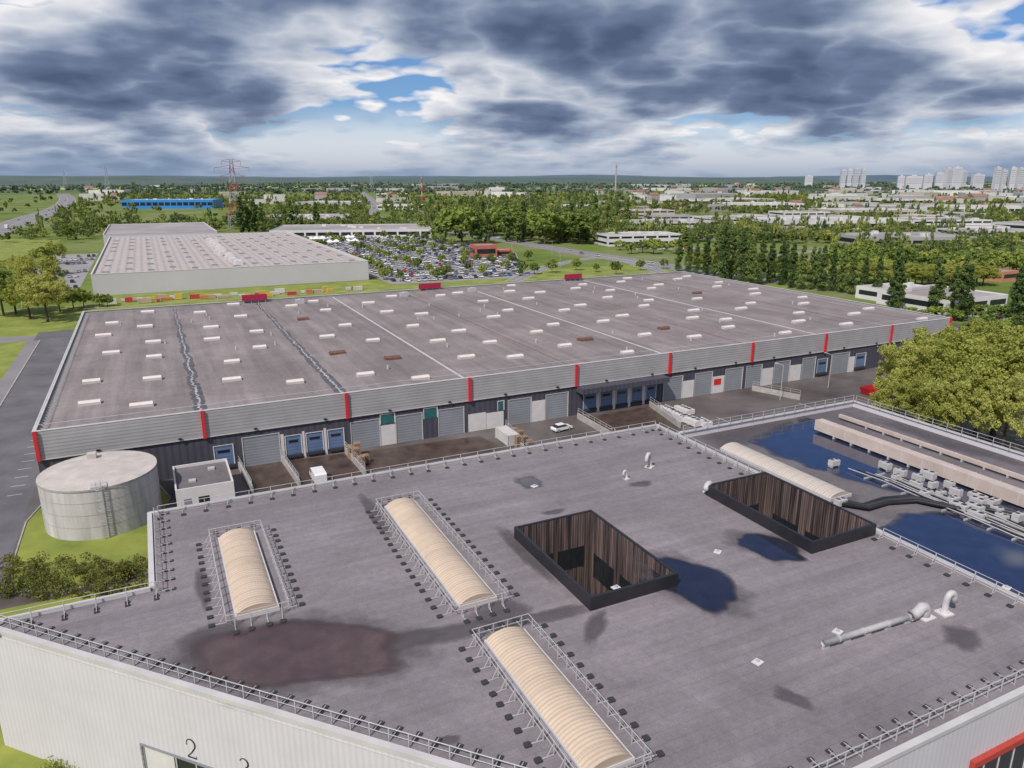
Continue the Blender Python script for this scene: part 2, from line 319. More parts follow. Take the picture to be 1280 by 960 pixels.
mb=MB(); mb.box(-0.05,LN+0.05,-0.06,0.5,ZT+0.002,ZT+0.10); mb.box(-0.05,LN+.05,DEP-0.5,DEP+0.05,ZT+0.002,ZT+.1); mb.box(-0.05,0.5,0.5,DEP-0.5,ZT+.002,ZT+.1); mb.box(LN-.5,LN+.05,0.5,DEP-0.5,ZT+.002,ZT+.1)
mb.box(0,LN,-0.05,0.24,zc-0.22,zc-0.005)
put('parapet_coping',mb.mesh('parapet_coping',['parapet']),wh)
mb=MB()
for k in range(76):
    y=1+k*1.5; mb.box(0.37,1.6,y,y+0.12,10.3,10.75)
put('edge_bracket',mb.mesh('edge_bracket',['galv']),wh)['kind']='stuff'
fm=MB().box(-0.26,0.26,-0.4,-0.055,zc-0.25,ZT+0.12).mesh('fin',['red'])
for i in range(10):
    put('fin',fm,wh,(min(max(i*BAY,0.3),LN-0.3),0,0))
jm=MB().box(-0.22,0.22,0.5,DEP-0.5,10.252,10.33).mesh('roof_joint',['parapet'])
jm2=MB().box(-0.10,0.10,0.5,DEP-0.5,10.252,10.30).mesh('roof_joint',['rust'])
for i in range(3,9):
    put('roof_joint',jm if i in (3,5,7) else jm2,wh,(i*BAY,0,0))
M['silt']=wetmat('standing_water_and_silt',(0.04,0.036,0.038),(0.13,0.115,0.118),0.3,.15,.35,.4,.9,1.5,.7)
M['foil']=mat('crinkled_foil_flashing',(0.15,0.145,0.15),0.5,col2=(0.60,0.58,0.57),scale=1.6,detail=8)
def fanmesh(name,pts,m):
    cx=sum(p[0] for p in pts)/len(pts); cy=sum(p[1] for p in pts)/len(pts); n=len(pts); ks=(1,.8,.6,.4,.2); vs=[];ed=[]
    for k in ks:
        for x,y in pts: vs.append((cx+(x-cx)*k,cy+(y-cy)*k,0)); ed.append(1-k)
    vs.append((cx,cy,0)); ed.append(1); fs=[]
    for r in range(len(ks)-1):
        for i in range(n): j=(i+1)%n; fs.append((r*n+i,r*n+j,(r+1)*n+j,(r+1)*n+i))
    r=len(ks)-1
    for i in range(n): fs.append((r*n+i,r*n+(i+1)%n,len(vs)-1))
    me=MB().add(vs,fs).mesh(name,[m]); a=me.attributes.new('edge','FLOAT','POINT'); a.data.foreach_set('value',ed); return me
for i in (1,2):
    mb=MB(); vs=[]; ed=[]; n=220
    fo=MB(); fv=[]
    for k in range(n+1):
        y=2+ (DEP-4)*k/n; wl=1.1+1.4*max(0,mnoise.noise((y*0.12,i*7,0)))+0.7*mnoise.noise((y*0.5,i*3,5)); off=0.6*mnoise.noise((y*0.15,i,2))
        wl*=max(.35,1-.7*y/DEP)
        for f,e_ in ((-1,0),(0,1),(1,0)): vs.append((i*BAY+off+f*wl*1.3,y,10.262)); ed.append(e_*.8)
        o2=.5*mnoise.noise((y*.9,i,9))+.25*mnoise.noise((y*2.5,i,19)); w2=(.16+.36*abs(mnoise.noise((y*.7,i,4)))+.18*mnoise.noise((y*2.2,i,6)))*max(.5,1-.6*y/DEP); w2=max(.08,w2)
        fv+=[(i*BAY+off*.8+o2-w2,y,0),(i*BAY+off*.8+o2+w2,y,0)]
    mb.add(vs,[q for k in range(n) for q in ((3*k,3*k+1,3*k+4,3*k+3),(3*k+1,3*k+2,3*k+5,3*k+4))]); me=mb.mesh('standing_water',['silt']); a=me.attributes.new('edge','FLOAT','POINT'); a.data.foreach_set('value',ed); 
    put('standing_water',me,wh,(0,0,.03))
    fo.add([(x,y,10.35) for x,y,z in fv],[(2*k,2*k+1,2*k+3,2*k+2) for k in range(n)]); put('roof_joint',fo.mesh('roof_joint',['foil']),wh)
sk=MB(); sk.box(-1.9,1.9,-0.75,0.75,-0.2,0.45); 
dm=[]; nx=6
for j in range(nx+1):
    t=math.pi*j/nx; dm.append((-0.7*math.cos(t),0.45+0.28*math.sin(t)))
vs=[(-1.85,y,z) for y,z in dm]+[(1.85,y,z) for y,z in dm]; k=len(dm)
sk.add(vs,[(i,i+1,k+i+1,k+i) for i in range(k-1)]+[tuple(range(k)),tuple(range(2*k-1,k-1,-1))],1)
skm=sk.mesh('skylight',['parapet','sky']); skr=MB(); skr.add(sk.v,sk.f,0); skr=skr.mesh('skylight',['rust'])
rr=random.Random(3); cnt=0
for i in range(9):
    for c,(fx,ws) in enumerate(((0.32,(14,34,55,76,97)),(0.68,(6,24,44,64,86,105)))):
        for w in ws:
            s=i*BAY+fx*BAY+rr.uniform(-1.4,1.4); w2=w+rr.uniform(-4,4)+(i%2)*3
            if rr.random()<0.04: continue
            dark=rr.random()<0.07
            o=put('skylight',skr if dark else skm,wh,(s,w2,zr(s)),0,(rr.uniform(0.75,1.0),1,1))
            if dark: o['label']='rust-brown smoke hatch'
vm=MB(); vm.tube((0,0,-0.1),(0,0,0.8),0.25,8); vm=vm.mesh('roof_vent',['galv'])
for i in range(40):
    s=rr.uniform(4,LN-4); put('roof_vent',vm,wh,(s,rr.uniform(4,DEP-4),zr(s)))
def door(px0,px1,z1,m,nm='roller_door',z0=0.0,depth=0.03,frame=True):
    a=fac_s(px0,FW)-S0; c=fac_s(px1,FW)-S0
    mb=MB(); mb.box(a,c,0.25-depth,0.248,z0+0.02,z1); o=put(nm,mb.mesh(nm,[m]),wh)
    if frame:
        f=MB(); t=0.16; y0,y1=0.12,0.247
        f.add([(a-t,y0,z0),(a-.003,y0,z0),(a-.003,y0,z1+.003),(c+.003,y0,z1+.003),(c+.003,y0,z0),(c+t,y0,z0),(c+t,y0,z1+t),(a-t,y0,z1+t)],[(0,1,2,7),(7,2,3,6),(3,4,5,6)])
        f.add([(a-.003,y0,z0),(a-.003,y1,z0),(a-.003,y1,z1+.003),(a-.003,y0,z1+.003),(c+.003,y1,z1+.003),(c+.003,y0,z1+.003),(c+.003,y0,z0),(c+.003,y1,z0)],[(0,1,2,3),(3,2,4,5),(5,4,7,6)])
        put('door_frame',f.mesh('door_frame',['parapet' if m=='door' else 'white']),o)
    return o
for a,c in [(305,350),(440,475),(496,528),(549,580),(636,664),(683,710),(830,853),(869,890),(907,928),(933,952),(968,987),(1003,1019),(1040,1061)]:
    door(a,c,5.3,'door')
for a,c in [(269,292),(358,377),(384,404),(411,430),(730,746),(751,766),(771,785),(790,803),(808,820),(1022,1034),(1070,1082)]:
    o=door(a,c,4.5,'bdoor','dock_door',1.0); 
    aa=fac_s(a,FW)-S0; cc=fac_s(c,FW)-S0
    wn=MB(); wn.box(aa+0.5,cc-0.5,0.19,0.217,3.2,3.7); put('door_window',wn.mesh('door_window',['glass']),o)
    put('dock_bumper',MB().box(aa,cc,-.15,.117,.55,.98).mesh('dock_bumper',['rubber']),o)
for a,c,z0,z1 in [(476,495,0,3.9),(586,608,0,3.6),(608.5,630,0,3.3),(665,682,0,4.4),(853,868,0,4),(891,906,0,4),(953,967,0,4.2),(988,1002,0,4),(1062,1069,0,4),(352,356,0,5),(379,382,0,5),(406,409,0,5),(747,750,0,5),(767,770,0,5),(786,789,0,5),(804,807,0,5)]:
    door(a,c,z1,'white','wall_panel',z0,0.06,False)
for a,c,z0,z1 in [(477,494,4.2,6.0),(531,547,4.0,6.0),(623,630,3.5,5.4)]:
    door(a,c,z1,'gglass','window',z0,0.04,True)
a=fac_s(720,FW)-S0;c=fac_s(827,FW)-S0
mb=MB(); mb.box(a,c,-2.6,0.245,5.2,6.3); put('dock_canopy',mb.mesh('dock_canopy',['charcoal']),wh)
o=door(893,902,3.4,'red','service_sign',1.9,0.08,False)
for k in range(18):
    s=8+k*11.8; put('wall_lamp',MB().box(s,s+.5,-.35,-.053,zc+.1,zc+.35).mesh('wall_lamp',['black']),wh)
for (px,py,wd) in [(318,369,7.5),(537,354,8),(716,343,7.5)]:
    s=fac_s(px,FW+DEP-1,ZT+1)-S0
    o=put('rooftop_board',MB().box(s-wd/2,s+wd/2,DEP-1.4,DEP-1.1,ZT+0.2,ZT+2.0,0).mesh('rooftop_board',['burg']),wh)
    for k in range(4): put('bracket',MB().box(s-wd/2+0.5+k*(wd-1.2)/3,s-wd/2+0.7+k*(wd-1.2)/3,DEP-1.09,DEP-0.2,10.3,ZT+1.7).mesh('bracket',['galv']),o)
hv=MB(); hv.box(-1.3,1.3,-.8,.8,0,1.3,0); hv.tube((0,0,1.3),(0,0,1.5),0.5,12,1); hvm=hv.mesh('rooftop_air_handler',['galv','galv'])
for (px,py) in [(375,378),(590,362),(505,368)]:
    s,w=LP(px,py,11); put('rooftop_air_handler',hvm,wh,(s-S0,min(w-FW,DEP-4),zr(s-S0)))
mb=MB(); 
for (p,q) in (((.6,.6),(LN-.6,.6)),((.6,.6),(.6,DEP-.6)),((.6,DEP-.6),(LN-.6,DEP-.6))): mb.tube((*p,ZT+.9),(*q,ZT+.9),.035,4)
put('roof_handrail',mb.mesh('roof_handrail',['galv']),wh)
# ---------------- railings ----------------
pm=MB(); pm.box(-0.035,0.035,-0.035,0.035,0,1.1); postm=pm.mesh('post',['galv'])
cm=MB(); cm.box(-0.03,0.03,0.03,1.3,0.02,0.07,1); cm.box(-.2,.2,.6,.9,0,.11,0); cm.box(-.2,.2,1.15,1.45,0,.11,0); cm.box(-0.025,0.025,0.3,1.35,.11,.15,1); cm.tube((0,0.8,0.13),(0,0.03,1.0),0.025,4,1,cap=False); cwm=cm.mesh('counterweight',['rubber','galv'])
cm=MB(); cm.box(-0.03,0.03,0.03,1.2,0.02,0.08,1); cm.prism([(-.24,.95),(-.15,.9),(.15,.9),(.24,.95),(.24,1.35),(.15,1.4),(-.15,1.4),(-.24,1.35)],0,.12,0); cm.tube((0,0.5,0.12),(0,0.03,0.9),0.025,4,1,cap=False); cwm1=cm.mesh('counterweight',['rubber','galv'])
def railing(p0,p1,z,side,spacing=2.2,label='galvanised guard railing with black counterweights on roof edge',cw=cwm,weights=True,group='roof edge guard railings'):
    d=Vector(p1)-Vector(p0); ln=d.length; ang=math.atan2(d.y,d.x)
    r=root('guard_railing',label,'railing',p0[0],p0[1],z,ang,group)
    for zz,rd in ((1.1,.035),(.6,.028)): put('rail',MB().tube((0,0,zz),(ln,0,zz),rd,5).mesh('rail',['galv']),r)
    n=max(1,round(ln/spacing))
    for i in range(n+1):
        x=ln*i/n; put('post',postm,r,(x,0,0))
        if weights: put('counterweight',cw,r,(x,0,0),(0 if side>0 else math.pi)+random.uniform(-.08,.08))
    return r
# ---------------- near building ----------------
ZR=11.9; ZP=12.2
P0=Vector((-16.5,67.8)); cd=Vector((27.2,-28.9)).normalized(); P1=P0+cd*((67.8-24.5)/-cd.y)
outer=[(-16.5,67.8),(P1.x,P1.y),(65.8,24.5),(65.8,85),(-3.5,85),(-3.5,67.8)]
H1=(30.9,39.7,47.6,62.0); H2=(56.0,64.6,46.5,61.8)
nb=root('office_building','pale grey flat-roofed building with light wells and arched skylights','building',0,0)
loops=[[Vector((x,y,ZR)) for x,y in outer]]+[[Vector((h[0],h[2],ZR)),Vector((h[0],h[3],ZR)),Vector((h[1],h[3],ZR)),Vector((h[1],h[2],ZR))] for h in (H1,H2)]
tri=tessellate_polygon(loops); flat=[v for l in loops for v in l]
me=MB().add(flat,[tuple(t) for t in tri]).mesh('roof',['roofn'])
for p in me.polygons:
    if p.normal.z<0: p.flip()
put('roof',me,nb)
mb=MB(); mb.prism([outer[1],outer[2]]+[(65.8,24.6),(P1.x,24.6)],0,ZR-0.01)
for a,c in ((3,4),(4,5),(5,0)):
    A=outer[a];C=outer[c]; mb.quad((A[0],A[1],0),(C[0],C[1],0),(C[0],C[1],ZP-.01),(A[0],A[1],ZP-.01))
A=outer[2];C=outer[3]; mb.quad((A[0],A[1],0),(C[0],C[1],0),(C[0],C[1],ZP-.01),(A[0],A[1],ZP-.01))
put('wall',mb.mesh('wall',['cladv']),nb)
ch_len=(P1-P0).length; ch_ang=math.atan2(cd.y,cd.x)
def chit(px,py):
    a=(px-640)/FP;b_=(480-py)/FP; d=Vector((a,CT+b_*ST,-ST+b_*CT)); dl=Vector(W2L(d.x,d.y)); n=Vector((-cd.y,cd.x))
    t=P0.dot(n)/dl.dot(n); p=dl*t; return (p-P0).dot(cd),CH+d.z*t
qo,zo=chit(178,931); q2,z2=chit(239,937); q3,z3=chit(306,957); qm,_=chit(216,950)
qe=qo+15
mb=MB()
mb.box(0,qo,0,0.4,0,ZP-.01); mb.box(qo+.001,qe-.001,0,0.4,zo,ZP-.01); mb.box(qe,ch_len,0,0.4,0,ZP-.01)
put('wall',mb.mesh('wall',['cladv']),nb,(P0.x,P0.y,0),ch_ang)
mb=MB(); mb.box(0,ch_len,-.05,-.004,ZP-.75,ZP-.68); mb.box(0,ch_len,-.04,-.004,ZP-.14,ZP-.02); put('trim',mb.mesh('trim',['parapet']),nb,(P0.x,P0.y,0),ch_ang)
mb=MB(); mb.box(qo-.16,qo-.003,-.12,-.004,0,zo+.16); mb.box(qo,qe,-.12,-.004,zo+.003,zo+.16); put('door_frame',mb.mesh('door_frame',['door']),nb,(P0.x,P0.y,0),ch_ang)
mb=MB(); mb.box(qo-.1,qm-.003,.12,.2,0,zo-.01); put('entrance_panel',mb.mesh('entrance_panel',['white']),nb,(P0.x,P0.y,0),ch_ang)
eg=put('window',MB().box(qm,qe+.1,.22,.3,0,zo-.01).mesh('window',['glass']),nb,(P0.x,P0.y,0),ch_ang)
for k in range(6): put('mullion',MB().box(qm+0.1+k*2,qm+0.22+k*2,.14,.217,0,zo-.02).mesh('mullion',['galv']),eg)
def ribbon(pts,wd):
    mb=MB(); vs=[]
    P=[Vector(p) for p in pts]
    for i,p in enumerate(P):
        d=(P[min(i+1,len(P)-1)]-P[max(i-1,0)]).normalized(); n=Vector((-d.y,d.x))*wd[i]/2; vs+=[p+n,p-n]
    mb.add([(v.x,0,v.y) for v in vs],[(2*i,2*i+1,2*i+3,2*i+2) for i in range(len(P)-1)]); return mb
def arc(cx,cy,rx,ry,a0,a1,n): return [(cx+rx*math.cos(math.radians(a0+(a1-a0)*i/n)),cy+ry*math.sin(math.radians(a0+(a1-a0)*i/n))) for i in range(n+1)]
two=arc(0.45,1.1,0.36,0.4,170,-35,12)+[(0.45,0.45),(0.12,0.12)]
n2_=ribbon(two,[0.1,0.08,.07,.08,.1,.12,.14,.16,.16,.16,.15,.13,.12,.1,.08]); n2_.box(0.05,0.85,-0.0005,0.0005,0,0.13); n2_.box(0.79,0.85,-0.0005,0.0005,0.13,0.3); n2_.box(0.05,0.17,-0.0005,0.0005,1.0,1.12)
three=arc(0.4,1.13,0.32,0.34,165,-80,12)+arc(0.4,0.44,0.4,0.42,80,-165,12)
n3_=ribbon(three,[.1,.08,.07,.08,.1,.12,.15,.16,.16,.15,.12,.09,.06]+[.06,.1,.13,.16,.17,.17,.15,.12,.1,.08,.08,.1,.12])
for nm,mbx,q,z in (('numeral',n2_,q2,z2),('numeral',n3_,q3,z3-0.3)):
    o=put(nm,mbx.mesh(nm,['black']),nb); 
    loc=P0+cd*(q-0.5)+Vector((cd.y,-cd.x))*0.006; o.location=(loc.x,loc.y,z-0.8); o.rotation_euler[2]=ch_ang; o.scale=(1.15,1,1.15); o['label']='black serif numeral %s'%('2' if mbx is n2_ else '3')
def strip(p,q,w0,w1,z0,z1,mb):
    p=Vector(p);q=Vector(q); d=(q-p).normalized(); n=Vector((-d.y,d.x)); mb.prism([tuple(p+n*w0),tuple(q+n*w0),tuple(q+n*w1),tuple(p+n*w1)],z0,z1)
mb=MB(); 
for i in range(6):
    A=Vector(outer[i]);C=Vector(outer[(i+1)%6]); d=(C-A).normalized(); 
    strip(A,C,-0.12,0.36,ZR-0.05+0.001*i,ZP+0.002*i,mb)
put('parapet_coping',mb.mesh('parapet_coping',['parapet']),nb)
# light wells
for h in (H1,H2):
    s0,s1,w0,w1=h; zf=1.0
    mb=MB()
    for za,zb in ((zf,ZR),(ZR,13.1)):
        mb.quad((s0,w1,za),(s1,w1,za),(s1,w1,zb),(s0,w1,zb)); mb.quad((s1,w1,za),(s1,w0,za),(s1,w0,zb),(s1,w1,zb)); mb.quad((s1,w0,za),(s0,w0,za),(s0,w0,zb),(s1,w0,zb)); mb.quad((s0,w0,za),(s0,w1,za),(s0,w1,zb),(s0,w0,zb))
    lw=put('light_well',mb.mesh('light_well',['wood']),nb); lw['label']='plank-lined light well with black rim'
    mb=MB(); t=0.28
    mb.box(s0-t,s0-.004,w0-t,w1+t,ZR+.01,13.2); mb.box(s1+.004,s1+t,w0-t,w1+t,ZR+.01,13.2); mb.box(s0-.003,s1+.003,w0-t,w0-.004,ZR+.01,13.2); mb.box(s0-.003,s1+.003,w1+.004,w1+t,ZR+.01,13.2)
    put('rim',mb.mesh('rim',['black']),lw)
    mb=MB(); mb.box(s0,s1,w0,w1,zf-.1,zf); put('courtyard_floor',mb.mesh('courtyard_floor',['dfloor']),lw)
    def win(x0,x1,y0,y1,z0,z1,ax):
        wo=put('window',MB().box(x0,x1,y0,y1,z0,z1).mesh('window',['glass']),lw)
        if ax=='x':
            for yy in (y0-.1,(y0+y1)/2-.04,y1+.02): put('frame',MB().box(x0-.05,x1,yy,yy+.08,z0-.08,z1+.08).mesh('frame',['black']),wo)
        else:
            for xx in (x0-.1,(x0+x1)/2-.04,x1+.02): put('frame',MB().box(xx,xx+.08,y0-.05,y1,z0-.08,z1+.08).mesh('frame',['black']),wo)
    for wy,wl in ((w0+.8,3.4),(w0+5.2,3.0),(w0+9.6,3.6)):
        win(s1-.03,s1-.004,wy,wy+wl,5.8,8.6,'x')
    for sx,wl in ((s0+.8,3.2),(s0+4.9,3.0)):
        win(sx,sx+wl,w1-.03,w1-.004,6.8,9.2,'y')
def barrel(s0,s1,w0,w1,z,m,parent,rise=0.6):
    wd=s1-s0; ln=w1-w0; mb=MB(); n=14; T=math.radians(62)
    R=wd/2/math.sin(T); 
    pr=[(R*math.sin(-T+2*T*j/n),0.38+(math.cos(-T+2*T*j/n)-math.cos(T))*R*rise/ (R*(1-math.cos(T)))) for j in range(n+1)]
    k=n+1
    mb.add([(x,0,zz) for x,zz in pr]+[(x,ln,zz) for x,zz in pr],[(i,i+1,k+i+1,k+i) for i in range(n)]+[tuple(range(k)),tuple(range(2*k-1,k-1,-1))])
    o=put('arched_skylight',mb.mesh('arched_skylight',[m]),parent,((s0+s1)/2,w0,z))
    c=MB(); c.box(-wd/2-.12,-wd/2+.0,-0.12,ln+.12,0.0,0.38); c.box(wd/2,wd/2+.12,-0.12,ln+.12,0,.38); c.box(-wd/2+.002,wd/2-.002,-.12,-.004,0,.38); c.box(-wd/2+.002,wd/2-.002,ln+.004,ln+.12,0,.38)
    put('curb',c.mesh('curb',['parapet']),o)
    nr=int(ln/1.25)
    rb=MB(); pts=[(x*1.008,0,zz+0.015) for x,zz in pr]
    for a_,b_ in zip(pts[:-1],pts[1:]): rb.quad((a_[0],-.02,a_[2]),(b_[0],-.02,b_[2]),(b_[0],.02,b_[2]),(a_[0],.02,a_[2]))
    rbm=rb.mesh('rib',['pale'])
    for i in range(nr+1): put('rib',rbm,o,(0,ln*i/nr,0))
for (s0,s1,w0,w1) in [(3.0,6.4,59.4,75.0),(20.6,24.0,52.5,74.8),(20.6,24.0,31.6,47.0)]:
    barrel(s0,s1,w0,w1,ZR,'cream',nb,.62)
    g=0.85; a0,a1,b0,b1=s0-g,s1+g,w0-g,w1+g
    r=root('guard_railing','rectangular steel safety cage with black weights around skylight','railing',a0,b0,ZR,0,'skylight safety cages')
    W=a1-a0;Ln=b1-b0; cs=[(0,0),(W,0),(W,Ln),(0,Ln)]
    for z,rd in ((1.1,.035),(0.6,.028)):
        for i in range(4):
            p=cs[i];q=cs[(i+1)%4]; put('rail',MB().tube((*p,z),(*q,z),rd,5).mesh('rail',['galv']),r)
    for i in range(4):
        p=Vector(cs[i]);q=Vector(cs[(i+1)%4]); L_=(q-p).length; n=round(L_/1.45); ang=math.atan2((q-p).y,(q-p).x)
        for k in range(n):
            x=p.lerp(q,(k+0.5)/n)
            put('post',postm,r,(x.x,x.y,0)); put('counterweight',cwm1,r,(x.x,x.y,0),ang+math.pi+random.uniform(-.12,.12))
n_=Vector((-cd.y,cd.x))
railing((P0+n_*0.7+cd*1.5)[:],(P1+n_*0.7)[:],ZR,1,1.5)
railing((P1.x+2,25.4),(65,25.4),ZR,1,1.6)
railing((-15,67.1),(-3.0,67.1),ZR,-1,2.4)
railing((-2.9,67.0),(-2.9,84.3),ZR,-1,1.9)
railing((-2.5,84.4),(65,84.4),ZR,-1,2.4,cw=cwm1)
railing((65.1,83.5),(65.1,63),ZR,-1,2.0,cw=cwm1)
railing((65.1,45.5),(65.1,30),ZR,-1,2.0,cw=cwm1)
# ---------------- puddles ----------------
def blob(name,px,py,rs,rw,z,m,seed,label,ang=0,irr=0.35):
    s,w=LP(px,py,z); n=64; vs=[]
    for i in range(n):
        t=2*math.pi*i/n; k=1+irr*mnoise.noise((math.cos(t)*1.3+seed*5.1,math.sin(t)*1.3,seed))+irr*.3*mnoise.noise((math.cos(t)*3+seed,math.sin(t)*3,seed+9))
        x=rs*k*math.cos(t); y=rw*k*math.sin(t); vs.append((x*math.cos(ang)-y*math.sin(ang),x*math.sin(ang)+y*math.cos(ang)))
    x,y=L2W(s,w); o=put(name,fanmesh(name,vs,m),None,(x,y,z),PHI); return tag(o,label,'puddle',kind='structure')
Z1=ZR+0.004; Z2=ZR+0.014
ZC=[0]
def damp(px,py,rs,rw,seed,ang=0):
    ZC[0]=(ZC[0]+1)%12; blob('damp_shade_patch',px,py,rs*1.15,rw*1.15,Z1+0.0008*ZC[0],'wet',seed,'dark damp stain and painted shade on bitumen roof',ang)
def pud(px,py,rs,rw,seed,m='water',ang=0,halo=1.3,label='rain puddle reflecting the sky on bitumen roof',irr=.35):
    damp(px,py,rs*halo,rw*halo,seed+.3,ang)
    blob('water',px,py,rs*1.12,rw*1.12,Z2,m,seed,label,ang,irr)
pud(372,815,8.6,4.2,1,'redwater',math.radians(-25),1.2,'brown-red rain puddle on bitumen roof',.2)
pud(866,727,3.0,4.8,2,'water',math.radians(5)); pud(960,683,2.2,3.4,3,'water',0.3); pud(662,603,1.2,1.7,4,'water',0)
for a in [(560,790,7,1.2,5.5,-.15),(490,803,4,1.3,15.5,-.1),(625,770,2.6,2.2,6.5),(745,782,2.6,.8,7.5,.7),(265,800,2.8,2.6,8.5,.4),(990,872,.8,1.6,9.5,.5),(1203,797,2.0,1.5,10.5,.5),(800,605,1.4,.9,11.5),(470,645,.8,5.5,12.5),(655,690,1.0,6.5,13.5),(560,925,.9,.5,14.5),(255,735,.8,4.5,21.5),(690,640,1.6,.7,28.5),(680,770,5,.9,30.5,-.1)]:
    damp(*a)  # one patch beside a gooseneck pipe paints its shadow; the rest are damp
# ---------------- pipes on roof ----------------
def goose(px,py,r,h,out,ang,label='pale gooseneck vent pipe on flat roof'):
    s,w=LP(px,py,ZR); o=root('vent_pipe',label,'vent pipe',s,w,ZR,ang,'roof vent pipes')
    pts=[(0,0,0),(0,0,h*0.6)]+[(out/2-out/2*math.cos(t),0,h*0.6+h*0.4*math.sin(t)) for t in [math.pi*k/8 for k in range(1,8)]]+[(out,0,h*0.5)]
    mb=MB(); mb.path(pts,r,10); put('pipe',mb.mesh('pipe',['duct'],True),o)
    mb=MB(); mb.box(-r*2.0,r*2.0,-r*2.0,r*2.0,0.012,0.16); mb.tube((0,0,.16),(0,0,.35),r*1.3,10); put('flashing',mb.mesh('flashing',['white']),o)
goose(812,584,0.24,2.0,-1.1,0.5); goose(783,599,0.15,1.2,-0.6,0.2); goose(888,615,0.34,1.3,-1.3,0.4); goose(1180,767,0.27,1.9,.95,-0.1)
s0_,w0_=LP(1028,812,ZR); s1_,w1_=LP(1148,774,ZR)
o=root('ventilation_duct','long pale horizontal ventilation duct with chunky elbow','duct',s0_,w0_,ZR)
e=(s1_-s0_,w1_-w0_); mb=MB(); mb.path([(0,0,0.55),(e[0]*.5,e[1]*.5,.55),(e[0]*.9,e[1]*.9,0.55)],0.25,12)
put('pipe',mb.mesh('pipe',['duct'],True),o)
for f in (.15,.4,.65,.88): 
    u=Vector((e[0],e[1],0)).normalized()*.06; c_=Vector((e[0]*f,e[1]*f,.55)); put('collar',MB().tube(c_-u,c_+u,.29,12).mesh('collar',['galv']),o)
mb=MB(); mb.path([(e[0]*.9+.01,e[1]*.9,0.55),(e[0]*.95,e[1]*.95,.6),(e[0]*.99,e[1]*.99,.85),(e[0]+.25,e[1]+.05,1.05),(e[0]+.65,e[1]+.05,1.0),(e[0]+.85,e[1]+.05,.6),(e[0]+.85,e[1]+.05,0.0)],.42,12); put('elbow',mb.mesh('elbow',['duct'],True),o)
for k in range(5):
    f=0.03+k*.21; put('support',MB().box(e[0]*f-.35,e[0]*f+.35,e[1]*f-.1,e[1]*f+.1,0.01,0.28).mesh('support',['galv']),o)
put('flashing',MB().box(e[0]+.1,e[0]+1.5,e[1]-.6,e[1]+.7,.01,.1).mesh('flashing',['white']),o)
for px,py in [(947,828),(1047,790),(1258,735),(897,690),(668,608),(520,650),(770,735)]:
    s,w=LP(px,py,ZR); o=root('roof_drain_cover','small pale square drain cover with cap','drain cover',s,w,ZR,random.random(),'roof drain covers')
    put('cover',MB().box(-.38,.38,-.33,.33,.01,.07).mesh('cover',['white']),o); put('cap',MB().tube((0,0,.071),(0,0,.25),.13,8).mesh('cap',['galv']),o)
# ---------------- right roof ----------------
RX0,RX1,RY0,RY1=66.0,102.5,24.5,80.5; ZQ=11.3
rb=root('plant_building','flat-roofed wing with wet roof and cooling plant','building',0,0)
mb=MB(); mb.quad((RX0,RY0,ZQ),(RX1,RY0,ZQ),(RX1,RY1,ZQ),(RX0,RY1,ZQ)); put('roof',mb.mesh('roof',['roofr']),rb)
mb=MB(); mb.box(RX0,RX1,RY1-.3,RY1,0,ZP); mb.box(RX1-.3,RX1,RY0,RY1-.3,0,ZP); mb.box(RX0,RX1-.3,RY0,RY0+.3,0,ZP); mb.quad((RX0,RY0,0),(RX0,RY1,0),(RX0,RY1,ZP),(RX0,RY0,ZP)); put('wall',mb.mesh('wall',['cladv']),rb)
mb=MB(); mb.box(RX0+.4,RX1+.1,RY1-.5,RY1+.1,ZP+.003,ZP+.12); mb.box(RX1-.5,RX1+.1,RY0,RY1-.5,ZP+.003,ZP+.12); mb.box(RX0+.4,RX1-.5,RY0-.1,RY0+.5,ZP+.003,ZP+.12); put('parapet_coping',mb.mesh('parapet_coping',['parapet']),rb)
barrel(68.6,71.9,55.2,74.0,ZQ,'pale',rb,0.5)
railing((66.6,79.9),(101.8,79.9),ZP+.12,-1,2.2,weights=False,label='thin galvanised guard railing along wing roof'); railing((101.9,79.5),(101.9,30),ZP+.12,-1,2.2,weights=False,label='thin galvanised guard railing along wing roof')
M['pond']=wetmat('standing_rain_water',(0.016,0.022,0.052),(0.032,0.04,0.08),0.035,-.02,.14,1.0,.97,.35,.35)  # reflected sky also painted in as a blue water colour
M['pond'].node_tree.nodes['Principled BSDF'].inputs['IOR'].default_value=1.7
def rpoly(pts,z,m,label):
    P=[LP(px,py,z) for px,py in pts]
    Q=[]
    for i in range(len(P)):
        a=Vector(P[i]);c=Vector(P[(i+1)%len(P)])
        for k in range(6):
            q=a.lerp(c,k/6); j=mnoise.noise((q.x*.4,q.y*.4,3))*0.8; Q.append((q.x+j,q.y-j))
    cx=sum(q[0] for q in Q)/len(Q); cy=sum(q[1] for q in Q)/len(Q); x,y=L2W(cx,cy)
    o=put('water',fanmesh('water',[(q[0]-cx,q[1]-cy) for q in Q],m),None,(x,y,z),PHI); tag(o,label,'puddle',kind='structure')
rpoly([(930,552),(1000,518),(1075,545),(1140,568),(1210,593),(1290,618),(1290,655),(1190,634),(1110,614),(1040,594),(975,572)],ZQ+.006,'pond','sheet of rain water on wing roof')
rpoly([(1075,670),(1128,643),(1180,638),(1240,646),(1340,666),(1400,810),(1285,750),(1190,720)],ZQ+.008,'pond','large rain puddle reflecting the sky on wing roof')
rpoly([(1080,524),(1110,518),(1290,566),(1300,590),(1200,567)],ZQ+.007,'wet','damp strip between box ducts')
for a in [((870,548),(960,512),(1000,525),(945,552),(900,566)),((950,600),(1000,590),(1080,620),(1050,640))]:
    rpoly(a,ZQ+.010+.001*len(a),'wet','damp dark area on wing roof')
